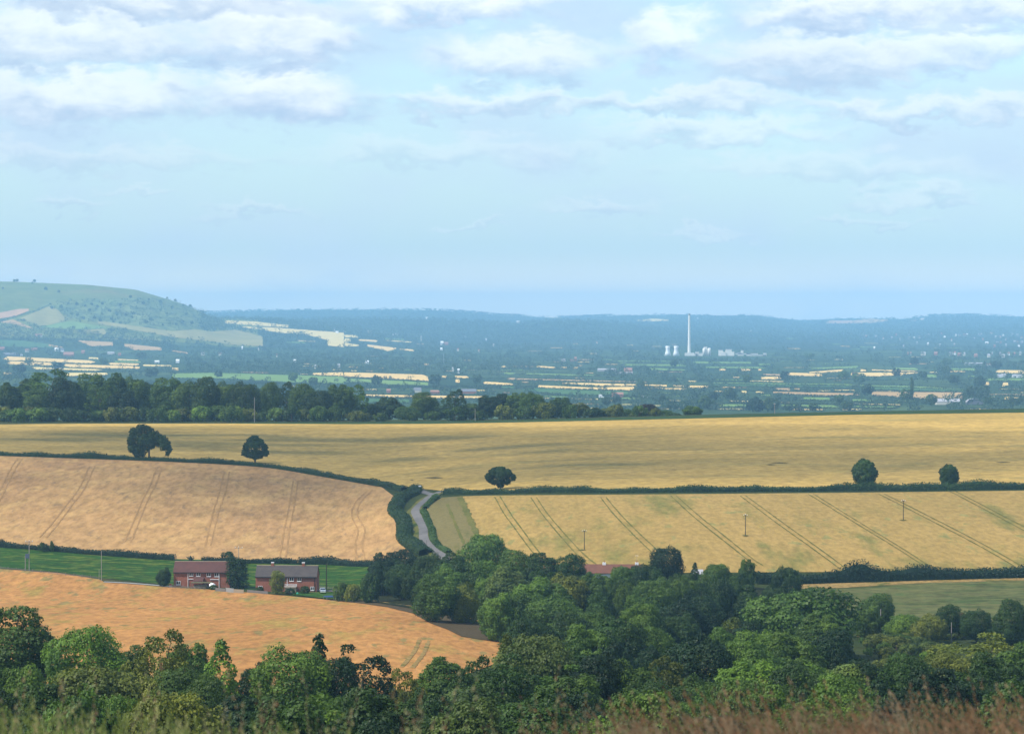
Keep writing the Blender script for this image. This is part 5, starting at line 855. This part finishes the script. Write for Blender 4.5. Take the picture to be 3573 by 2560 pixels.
# bungalow behind the wood
p = P1(2038, 2022); p.z -= .9; bh = empty('bungalow', p, 0); MB().box(0, 17, 0, 7, -1, 3.0).build('wall', M['white'], bh)
rf = MB(); rf.prismx([(-.5, 2.9), (3.5, 5.2), (7.5, 2.9), (7.5, 2.75), (3.5, 5.0), (-.5, 2.75)], -.4, 17.4); rf = rf.build('roof', M['tile_orange'], bh)
for x in (6.0, 15.6): c_ = MB().box(x - .5, x + .5, 3.1, 3.9, 4.7, 5.7).build('chimney', M['white'], rf); MB().tube([(x, 3.5, 5.69), (x, 3.5, 6.3)], [.13, .1], 8).build('chimney_pot', M['brick'], rf)
for x in (1.5, 5, 9, 13): window(bh, x, 1.0, 1.6, 1.2)
tag(bh, 'long white bungalow with an orange-red tiled roof half hidden by the wood', 'bungalow')
ae = empty('aerial', bh.location + Vector((15.6, 3.5, 5.6))); MB().tube([(0, 0, 0), (0, 0, 2.2)], [.04, .03], 5).build('mast', M['palepole'], ae); MB().tube([(-.5, 0, 2.1), (.5, 0, 2.1)], [.04, .04], 5).build('crossbar', M['white'], ae); tag(ae, 'thin television aerial on the right chimney of the bungalow', 'aerial')
def simple_house(loc, L, D, wh, rh, wall, roof, label, group, name='farm_building', cat='building', rz=0):
    r = empty(name, loc, rz); MB().box(-L / 2, L / 2, -D / 2, D / 2, -3, wh).build('wall', M[wall], r)
    MB().prismx([(-D / 2 - .3, wh + .003), (D / 2 + .3, wh + .003), (0, wh + rh)], -L / 2 - .2, L / 2 + .2).build('roof', M[roof], r); return tag(r, label, cat, group)
M['slate'] = plain('slate_roof', (.20, .21, .24), .8, .2, .1, .05); M['palegrey'] = plain('sheet_roof', (.42, .41, .42), .7, .2, .1, .05); M['farbrick'] = plain('far_brick', (.42, .19, .13), .9, .1, .1, .1)
M['fartile'] = plain('far_tile', (.38, .20, .15), .9, .1, .1, .1); M['cream'] = plain('cream_wall', (.72, .66, .54), .9, .1, .08, .1)
p = P1(2433, 2024); simple_house(p, 3.0, 3, 2.0, 1.2, 'wood', 'palegrey', 'small shed with a pale grey roof beyond the wood, right of the bell-shaped tree', None, 'garden_shed', 'shed')

# poles
def pole(u, vb, vt, label, mat='polewood', r=.14, arm=1.2, extra=None, g='wooden power poles', d=None):
    p = P1(u, vb) if d is None else Vector((float(uslope(u, vb)) * d, d, float(ground(float(uslope(u, vb)) * d, d)))); h = CAMZ + float(vslope(vt)) * p.y - p.z
    o = empty('power_pole', p); MB().tube([(0, 0, -.5), (0, 0, h)], [r, r * .75], 8).build('shaft', M[mat], o)
    if arm:
        MB().box(-arm, arm, -.08, .08, h - .35, h - .2).build('crossarm', M[mat], o)
        for x in (-arm * .9, 0, arm * .9): MB().lathe([(.07, 0), (.1, .12), (.05, .28)], (x, 0, h - .198 if x else h + .002), 8).build('insulator', M['white'], o)
    if extra == 'tx':
        MB().box(-1.2, .1, -.45, -.155, h * .42, h * .57).build('transformer', M['bluegrey'], o); MB().tube([(-1.25, 0, -.5), (-1.25, 0, h * .5)], [.12, .12], 8).build('second_shaft', M['palepole'], o)
    return tag(o, label, 'pole', g)
pole(102, 1990, 1886, 'pole with crossarm and blue-grey transformer at the far left of the meadow', extra='tx', mat='palepole'); pole(354, 2026, 1920, 'plain tall pole in the meadow between the transformer pole and the houses', 'palepole', .12, 0)
pole(346, 2022, 1985, 'short leaning stay post beside the plain tall pole', 'palepole', .08, 0); pole(833, 1975, 1908, 'pole with crossarm rising behind the evergreen', 'palepole', .12, 1.3); pole(1139, 2064, 1965, 'dark bare pole right of the grey-roofed house', 'polewood', .17, 0)
pole(2039, 1918, 1850, 'leftmost of the three poles in the tramlined field', r=.13, arm=.7); pole(2601, 1870, 1795, 'middle of the three poles in the tramlined field', r=.13, arm=.6); pole(3152, 1816, 1745, 'rightmost of the three poles in the tramlined field', r=.13, arm=.6)
pole(888, 1478, 1385, 'pale pole standing before the crest wood, above the small tiered tree', 'palepole', .16, 0, d=1562); pole(1658, 1476, 1425, 'pale pole before the ragged crest row', 'palepole', .16, 0, d=1562); pole(2703, 1446, 1408, 'pole on the bare green crest right of the chimney', 'palepole', .16, .5, d=1562)
pole(3073, 2195, 2124, 'taller pale bare pole before the round tree at the lower right', 'palepole', .13, 0, d=680); pole(3320, 2215, 2170, 'shorter pale bare pole low in the right scrub', 'palepole', .11, 0, d=665); pole(1489, 1914, 1884, 'small post at the edge of the lane bend', 'polewood', .07, 0)
p = P1(1465, 1716); sg = empty('road_sign', p); MB().tube([(0, 0, -.2), (0, 0, 2.6)], [.04, .04], 6).build('post', M['grey'], sg); MB().box(-.5, .5, -.09, -.045, 2.1, 2.6).build('panel', M['white'], sg); tag(sg, 'tiny white road sign at the lane junction by the thick hedge', 'road sign')
p = P1(1516, 1738); MB_ = MB().tube([(0, 0, -.2), (0, 0, 1.8)], [.08, .07], 6).build('gate_post', M['polewood']); MB_.location = p; tag(MB_, 'short dark post on the right of the lane junction', 'post')

# ------------------------------------------------------------------ cement works
def at(u, v, f=far_hit): return P1(u, v, f)
SCL = 8500 / FPX
def fp(u, d=8500):
    x = float(uslope(u, 1240)) * d; return Vector((x, d, float(ground(x, d))))
ch = empty('factory_chimney', fp(2405)); hh = 124
MB().lathe([(7.4, 0), (4.9, 12), (4.1, 40), (3.3, 80), (2.7, 118), (2.7, 119)], n=24).build('stack', M['concrete'], ch, True); MB().lathe([(2.9, 119.003), (2.9, 124), (2.4, 124.1)], n=24).build('rim', M['grey'], ch); MB().box(-14, 14, -9, -8.6, 0, 9).build('base', M['concrete'], ch)
tag(ch, 'very tall slender pale concrete chimney of the distant works', 'chimney')
for i, u in enumerate((2330, 2359)):
    o = MB().lathe([(9.5, 0), (7.2, 8), (5.6, 14), (5.9, 19), (7.2, 25), (6.6, 25.1)], n=24).build('cooling_tower', M['white'], None, True); o.location = fp(u); o.scale = (1.05, 1.05, 1.15); tag(o, ['left', 'right'][i] + ' one of the two white waisted cooling towers left of the tall chimney', 'cooling tower', 'white cooling towers')
for i, u in enumerate((2457.5, 2475)):
    o = MB().lathe([(5, 0), (5, 20), (3.5, 22.5), (.3, 23)], n=20).build('silo', M['concrete'], None, True); o.location = fp(u); tag(o, ['left', 'right'][i] + ' one of the paired cylindrical silos right of the tall chimney', 'silo', 'paired silos')
def block(u, w, h, D, label, name='factory_building', extra=None, z0=0):
    r = empty(name, fp(u)); MB().box(-w / 2, w / 2, 0, D, z0, h).build('wall', M['concrete'], r); MB().box(-w / 2 - .4, w / 2 + .4, -.4, D + .4, h + .003, h + .8).build('roof', M['palegrey'], r)
    for e in (extra or []): MB().box(*e).build('annex', M['concrete'], r)
    return tag(r, label, 'factory building', 'buildings of the distant works')
block(2421, 22, 6, 14, 'low pale shed at the right foot of the tall chimney'); block(2433, 10, 12, 10, 'squat pale tower left of the silos', extra=[(-14, -5.01, -1, 8, 0, 5)]); block(2447, 16, 8, 12, 'pale block touching the left silo')
block(2462, 10, 27, 10, 'slim pale tower rising between the two silos'); block(2515, 12, 17, 12, 'narrow pale block right of the dark tree by the silos', extra=[(6.01, 9, -1, 8, 0, 12)]); block(2543, 17, 19, 14, 'stepped pale building in the middle of the works', extra=[(-24, -8.51, -2, 10, 0, 11), (8.51, 16, -2, 10, 0, 12)])
block(2590, 7, 16, 8, 'slim tower above the long conveyor shed'); block(2606, 66, 7, 14, 'long raised pale gallery on the right of the works', z0=4); block(2580, 9, 9, 10, 'small pale block under the gallery'); block(2612, 11, 7, 8, 'low block at the right end of the gallery')
block(2645, 46, 3, 6, 'thin low conveyor leading to the end hut'); block(2669, 9, 8, 8, 'small white hut at the far right end of the works')
# farms, village and town on the plain
def fb(u, v, wpx, wh, rh, wall, roof, label, D=9, name='farm_building', cat='building', g='buildings on the plain', rz=0):
    p = at(u, v); return simple_house(p, wpx * p.y / FPX, D, wh, rh, wall, roof, label, g, name, cat, rz)
fb(2098, 1386, 17, 3.6, .6, 'white', 'white', 'bright white box-like shed on the plain behind the crest row'); fb(2155, 1385, 40, 4.2, 3.2, 'farbrick', 'fartile', 'long brick barn right of the white shed'); fb(2243, 1386, 8, 2.2, .8, 'white', 'white', 'first small white caravan-like hut right of the brick barn', 4); fb(2256, 1387, 8, 2.2, .8, 'white', 'white', 'second small white caravan-like hut right of the brick barn', 4)
fb(1636, 1373, 52, 3.6, 4.0, 'farbrick', 'slate', 'long brick terrace with a slate roof behind the ragged crest row'); fb(1457, 1369, 26, 3.5, 4.5, 'cream', 'slate', 'cream farmhouse with a dark slate roof'); fb(1518, 1374, 32, 3.5, 2.5, 'farbrick', 'fartile', 'low brick house with a red-brown roof left of the terrace'); fb(1356, 1370, 14, 3.5, 3, 'farbrick', 'fartile', 'small brick house among trees left of the cream farmhouse')
fb(1542, 1204, 10, 9, 6, 'white', 'white', 'white-gabled farm building below the wooded ridge'); fb(1556, 1204, 16, 7, 5, 'farbrick', 'fartile', 'brick farm building beside the white gable'); fb(1489, 1115, 8, 9, 4, 'white', 'white', 'lone white house high on the wooded ridge'); fb(1808, 1127, 12, 8, 4, 'cream', 'white', 'pale cluster building on the ridge end')
fb(1965, 1262, 16, 5, 3, 'cream', 'palegrey', 'pale grey farm shed on the middle plain'); fb(2008, 1259, 8, 7, 4, 'farbrick', 'fartile', 'orange-brick house on the middle plain'); fb(1995, 1262, 12, 4, 3, 'farbrick', 'fartile', 'low brick barn beside the orange-brick house'); fb(2118, 1296, 66, 4, 3, 'palegrey', 'palegrey', 'long grey farm shed left of the chimney foot', 14); fb(2192, 1299, 28, 5, 5, 'farbrick', 'fartile', 'red-roofed barn right of the long grey shed', 14); fb(2178, 1304, 60, 2.5, 1.5, 'palegrey', 'palegrey', 'lower grey shed in front of the red-roofed barn', 10)
fb(198, 1225, 13, 5, 6, 'white', 'white', 'white gabled house in the village, left of a pair'); fb(217, 1227, 12, 5, 6, 'white', 'slate', 'white gabled house in the village, right of a pair'); fb(240, 1243, 36, 5, 8, 'farbrick', 'fartile', 'brick house with a large brown roof in the village', 16); fb(135, 1177, 24, 6, 6, 'cream', 'fartile', 'cream building among trees under the chalk hill'); fb(95, 1228, 14, 5, 5, 'cream', 'fartile', 'cream cottage at the left of the village'); fb(120, 1222, 22, 4, 4, 'farbrick', 'fartile', 'red-roofed cottage above the village shed')
fb(38, 1242, 52, 5, 5, 'slate', 'slate', 'long dark barn at the left edge of the village', 18); fb(75, 1241, 8, 4, 3, 'white', 'palegrey', 'small white annex right of the long dark barn'); fb(387, 1237, 24, 5, 4, 'cream', 'palegrey', 'pale house group right of the village trees'); fb(417, 1241, 10, 4, 5, 'farbrick', 'fartile', 'small orange-roofed house right of the pale group'); fb(548, 1266, 16, 4, 2.5, 'white', 'white', 'small white farm shed beside the wheat strips'); fb(290, 1233, 12, 5, 5, 'farbrick', 'fartile', 'pinkish house above the brown-roofed one'); fb(8, 1221, 16, 5, 5, 'farbrick', 'fartile', 'pinkish house cut by the left edge')
fb(3306, 1411, 84, 4.2, 4.0, 'cream', 'palegrey', 'long cattle barn with a pale curved roof at the lower right of the plain', 20)
def arch(u, v, wpx, h, label):
    p = at(u, v); r = empty('arched_barn', p); Wd = wpx * p.y / FPX; prof = [(Wd / 2 * math.cos(t), 2.5 + h * math.sin(t)) for t in np.linspace(math.pi, 0, 13)]
    MB().prism([(-Wd / 2, -2)] + prof + [(Wd / 2, -2)], 0, 14).build('wall', M['slate'], r); pr_ = [(x * 1.03, z + .35) for x, z in prof]; MB().prism(pr_ + [(x * 1.0, z + .02) for x, z in prof[::-1]], -1, 15).build('roof', M['palegrey'], r); return tag(r, label, 'barn', 'buildings on the plain')
arch(3402, 1411, 56, 5.5, 'dark barn with a pale arched roof at the lower right of the plain'); fb(3397, 1273, 60, 4, 2, 'palegrey', 'palegrey', 'long pale greenhouse-like shed on the right plain', 20); fb(3455, 1276, 26, 4, 2, 'cream', 'fartile', 'cream shed right of the long pale one', 12)
for i, (u, v) in enumerate([(3488, 1316), (3502, 1314), (3540, 1316), (3556, 1317)]): fb(u, v, 16, 3, 3, 'white', 'palegrey', 'pale polytunnel-like shed near the right edge, %s from the left' % ORD[i], 12)
cz = at(1470, 1189); ct = empty('church', cz); MB().box(-3, 3, -3, 3, -2, 14).build('tower', M['cream'], ct); MB().lathe([(3.4, 14.003), (.2, 24)], n=4).build('spire', M['palegrey'], ct); tag(ct, 'tiny pale church with a spire below the wooded ridge', 'church')
mo = at(1548, 1265); mm = MB().tube([(0, 0, 0), (0, 0, 24)], [.5, .4], 6).build('mast', M['palegrey']); mm.location = mo; tag(mm, 'thin pale mast standing among the trees of the plain', 'mast')
TW = [(3016, 1175, 14), (3024, 1177, 10), (3057, 1177, 9), (3082, 1183, 5), (3112, 1182, 7), (3127, 1171, 6), (3172, 1183, 10), (3190, 1183, 8), (3208, 1180, 10), (3232, 1177, 9), (3241, 1172, 8), (3286, 1167, 10), (3296, 1180, 7), (3335, 1173, 8), (3348, 1174, 8), (3365, 1172, 12), (3375, 1171, 8), (3420, 1170, 14), (3460, 1166, 12), (3475, 1179, 8), (3490, 1179, 8), (3500, 1173, 8), (3530, 1170, 9), (3550, 1172, 8), (3565, 1182, 9), (3443, 1201, 14), (3480, 1200, 10), (3492, 1199, 8), (3540, 1196, 12), (3552, 1199, 9), (3566, 1198, 9), (3238, 1203, 6), (3280, 1208, 5), (3153, 1213, 5), (3051, 1219, 6), (2903, 1165, 5), (2970, 1169, 5), (3168, 1239, 3), (3178, 1239, 4), (3222, 1240, 20), (3265, 1239, 14), (3318, 1240, 14), (3332, 1238, 8), (3348, 1242, 16), (3364, 1241, 10), (3405, 1246, 14), (3462, 1240, 4), (3490, 1240, 6), (3520, 1240, 8), (3540, 1240, 7), (3560, 1239, 8), (3450, 1247, 12), (3500, 1248, 14), (3470, 1212, 7), (3510, 1208, 6), (3555, 1213, 8), (3200, 1200, 4), (3330, 1206, 5), (3140, 1187, 4), (3400, 1185, 6), (3430, 1187, 7), (3510, 1188, 6), (3575, 1186, 8), (3320, 1190, 5)]
TW.sort(); tb_ = {}
for i, (u, v, w) in enumerate(TW):
    bd = 'top row' if v < 1176 else 'second row' if v < 1190 else 'middle' if v < 1225 else 'lowest row'; tb_[bd] = tb_.get(bd, -1) + 1; k = i % 5; fb(u, v, w * .8, 6, 4.5, ['grey', 'cream', 'grey', 'farbrick', 'cream'][k] if v < 1230 else ['cream', 'farbrick', 'cream', 'white', 'farbrick'][k], ['palegrey', 'fartile', 'palegrey', 'fartile', 'white'][k], 'tiny building in the %s of the hazy far town, %s from left' % (bd, ordn(tb_[bd])), 10, 'town_house', 'house', 'buildings of the far town')
for i, (u, v, w) in enumerate(sorted([(1203, 1159, 8), (1176, 1163, 10), (1166, 1155, 6), (1284, 1160, 8), (1294, 1161, 8), (1371, 1170, 4), (1381, 1170, 4), (1390, 1170, 5), (845, 1218, 5), (902, 1223, 4), (966, 1246, 4), (1029, 1266, 9), (708, 1240, 12), (768, 1241, 10), (620, 1266, 12), (1281, 1270, 12), (1540, 1223, 8), (1598, 1225, 7), (1671, 1229, 5), (1624, 1178, 8), (1696, 1188, 3), (1722, 1208, 5), (2083, 1200, 5), (2435, 1113, 6), (2621, 1157, 8), (1182, 1283, 9), (1100, 1286, 6), (1580, 1296, 6), (1600, 1302, 7)])):
    fb(u, v, w, 6, 3.5, ['white', 'cream', 'cream'][i % 3], ['white', 'palegrey', 'fartile'][i % 3], 'tiny house among hazy trees between chalk hill and chimney, %s from left' % ordn(i), 9, 'far_house', 'house', 'scattered far houses')

# ------------------------------------------------------------------ foreground grasses
def grass(name, n, xr, yr, hr, lean, width, label, cols, head=0, headlen=.07, ztop=None, seg=4, dens=None):
    V, F, Tn = [], [], []
    for i in range(n):
        y = rnd.uniform(*yr); x = rnd.uniform(xr[0], xr[1]) * y / 7.0
        if dens and rnd.random() > dens(x / y * FPX + W0 / 2): continue
        hgt = rnd.uniform(*hr) * (ztop(x / y * FPX + W0 / 2) if ztop else 1); z = float(ground(x, y)) - .02; az_ = rnd.uniform(0, 6.28); ln = lean[0] + rnd.uniform(-lean[1], lean[1]); wv = Vector((math.cos(az_), math.sin(az_) * .4, 0)); tn = rnd.uniform(.15, .85); n0 = len(V)
        bx, by = rnd.uniform(-.08, .08), rnd.uniform(-.1, .1)
        for k in range(seg + 1):
            t = k / seg; c = Vector((x + (ln * t * t + bx * t) * hgt, y + by * t * hgt, z + hgt * t * (1 - .12 * abs(ln) * t))); w = width * (1 - .75 * t)
            if head and k == seg - 1: w = width * .6
            V += [c - wv * w, c + wv * w]; Tn += [tn * (.6 + .4 * t)] * 2
            if k: F.append((n0 + 2 * k - 2, n0 + 2 * k - 1, n0 + 2 * k + 1, n0 + 2 * k))
        if head and rnd.random() < head:
            tip = c; dirv = Vector((ln + bx, by, .75)).normalized(); hl = headlen * rnd.uniform(.7, 1.4)
            for s_ in range(9):
                q = tip + dirv * hl * (s_ / 8 - .3) + Vector((rnd.uniform(-1, 1), rnd.uniform(-1, 1), 0)) * width * 2.2; r_ = width * rnd.uniform(1.0, 2.0); n1 = len(V); e = Vector((rnd.uniform(-1, 1), rnd.uniform(-1, 1), 0)).normalized() * r_
                V += [q - e, q + dirv * r_ * 1.2 - e * .2, q + e, q + dirv * r_ * 3.5]; Tn += [.5 + tn * .5] * 4; F.append((n1, n1 + 1, n1 + 2, n1 + 3))
    m_, t = newmat(name + '_blades'); at_ = t.new('ShaderNodeAttribute'); at_.attribute_name = 'tone'
    c = t.mix(at_.outputs['Fac'], cols[0], cols[1]); c = t.mix(t.ramp(t.noise(t.pos, 6, 3), .45, .65), c, cols[2]); d = t.new('ShaderNodeBsdfDiffuse'); t.put(d.inputs[0], c); tr_ = t.new('ShaderNodeBsdfTranslucent'); t.put(tr_.inputs[0], c); mx = t.new('ShaderNodeMixShader'); mx.inputs[0].default_value = .35
    t.l.new(d.outputs[0], mx.inputs[1]); t.l.new(tr_.outputs[0], mx.inputs[2]); t.l.new(mx.outputs[0], t.out.inputs[0])
    o = link(name, npmesh(name, np.array([tuple(v_) for v_ in V]), np.array(F), Tn), m_); return tag(o, label, 'grass', None, 'stuff')
def zt(uu): return float(np.interp(uu, [-200, 300, 900, 1500, 2200, 2400, 2600, 3000, 3573, 3800], [1.0, .97, .92, .86, .80, .80, .8, .8, .8, .8]))
grass('green_grass', 11000, (-1.6, 1.6), (5.6, 8.3), (.72, .865), (-.02, .22), .0035, 'tall green grass along the bottom edge, thickest at the left', [(.09, .12, .028), (.20, .24, .07), (.34, .32, .14)], .4, .08, zt)
grass('seed_heads', 110, (-1.6, .3), (6.2, 8.2), (.74, .93), (-.05, .25), .003, 'pale bearded seed heads standing above the left grass', [(.20, .19, .09), (.30, .26, .14), (.24, .15, .09)], 1.0, .13, None)
def zr(uu): return float(np.interp(uu, [1900, 2250, 2350, 2500, 2700, 2900, 3150, 3400, 3573, 3800], [.55, .68, .86, .94, .98, .99, .98, .98, .98, .98]))
grass('red_grass', 6500, (.0, 1.6), (5.4, 8.2), (.70, .93), (-.42, .25), .0028, 'reddish-brown seeding grass leaning left in the bottom right corner', [(.16, .085, .045), (.30, .16, .085), (.36, .27, .16)], .9, .10, zr, dens=lambda uu: min(1, max(0, (uu - 2380) / 240)))
grass('brown_grass', 60, (-1.6, .5), (5.8, 8), (.70, .90), (-.25, .3), .003, 'a few brown seeding stalks among the green grass', [(.14, .075, .04), (.24, .13, .07), (.30, .2, .12)], .95, .12, None)

# ------------------------------------------------------------------ clouds overhead, outside the view, that shade the golden field
cm, ct_ = newmat('cloud_vapour'); tb = ct_.new('ShaderNodeBsdfTransparent'); db = ct_.new('ShaderNodeBsdfDiffuse'); db.inputs[0].default_value = (.9, .9, .9, 1); mx = ct_.new('ShaderNodeMixShader')
ct_.put(mx.inputs[0], ct_.ramp(ct_.noise(ct_.pos, .012, 5, .6), .3, .7, .07, .115)); ct_.l.new(tb.outputs[0], mx.inputs[1]); ct_.l.new(db.outputs[0], mx.inputs[2]); ct_.l.new(mx.outputs[0], ct_.out.inputs[0])
def cloud_mesh(cx, cy, lx, ly, cz=1150, gap=1.0):
    """centre of the shadow on the land; the cloud itself floats up the sun's direction"""
    k = (cz - 67) / SV.z; bm = bmesh.new(); nx = int(2 * lx / 85 / gap); ny = max(2, int(2 * ly / 42 / gap))
    for i in range(nx):
        for j in range(ny):
            x = (i + .5) / nx * 2 - 1; y = (j + .5) / ny * 2 - 1
            if x * x * .8 + y * y * .6 > 1 + rnd.uniform(-.25, .1): continue
            m4 = Matrix.Translation((cx + SV.x * k + x * lx + rnd.uniform(-30, 30), cy + SV.y * k + y * ly + rnd.uniform(-14, 14), cz + rnd.uniform(-8, 25))) @ Matrix.Diagonal((rnd.uniform(95, 150), rnd.uniform(48, 75), 16, 1)); bmesh.ops.create_icosphere(bm, subdivisions=2, radius=1, matrix=m4)
    me = bpy.data.meshes.new('cloud'); bm.to_mesh(me); bm.free(); return tag(link('cloud', me, cm), kind='structure')
cloud_mesh(-310, 1392, 220, 85); cloud_mesh(-40, 1285, 150, 165); cloud_mesh(260, 1230, 230, 120, 1150, 1.3)

# ------------------------------------------------------------------ haze: one closed box of pale air
hb = MB().box(-16000, 16000, -2500, 27500, HZ.min() - 5, 300).build('haze', None); hm = bpy.data.materials.new('air'); hm.use_nodes = True; t = NT(hm.node_tree); t.n.clear(); out = t.new('ShaderNodeOutputMaterial'); pv = t.new('ShaderNodeVolumePrincipled')
pv.inputs['Color'].default_value = (.36, .69, 1.0, 1); pv.inputs['Density'].default_value = 6.4e-5; pv.inputs['Anisotropy'].default_value = -.2; t.l.new(pv.outputs[0], out.inputs['Volume']); hb.data.materials.append(hm); tag(hb, kind='stuff')
print('kinds', {k: sum(1 for o in bpy.data.objects if o.name.split('.')[0] == k and not o.parent) for k in ('broadleaf_tree', 'bush', 'hawthorn_bush')}, len(pts))
print('objects', len(bpy.data.objects), 'trees', len(ALLTREES))
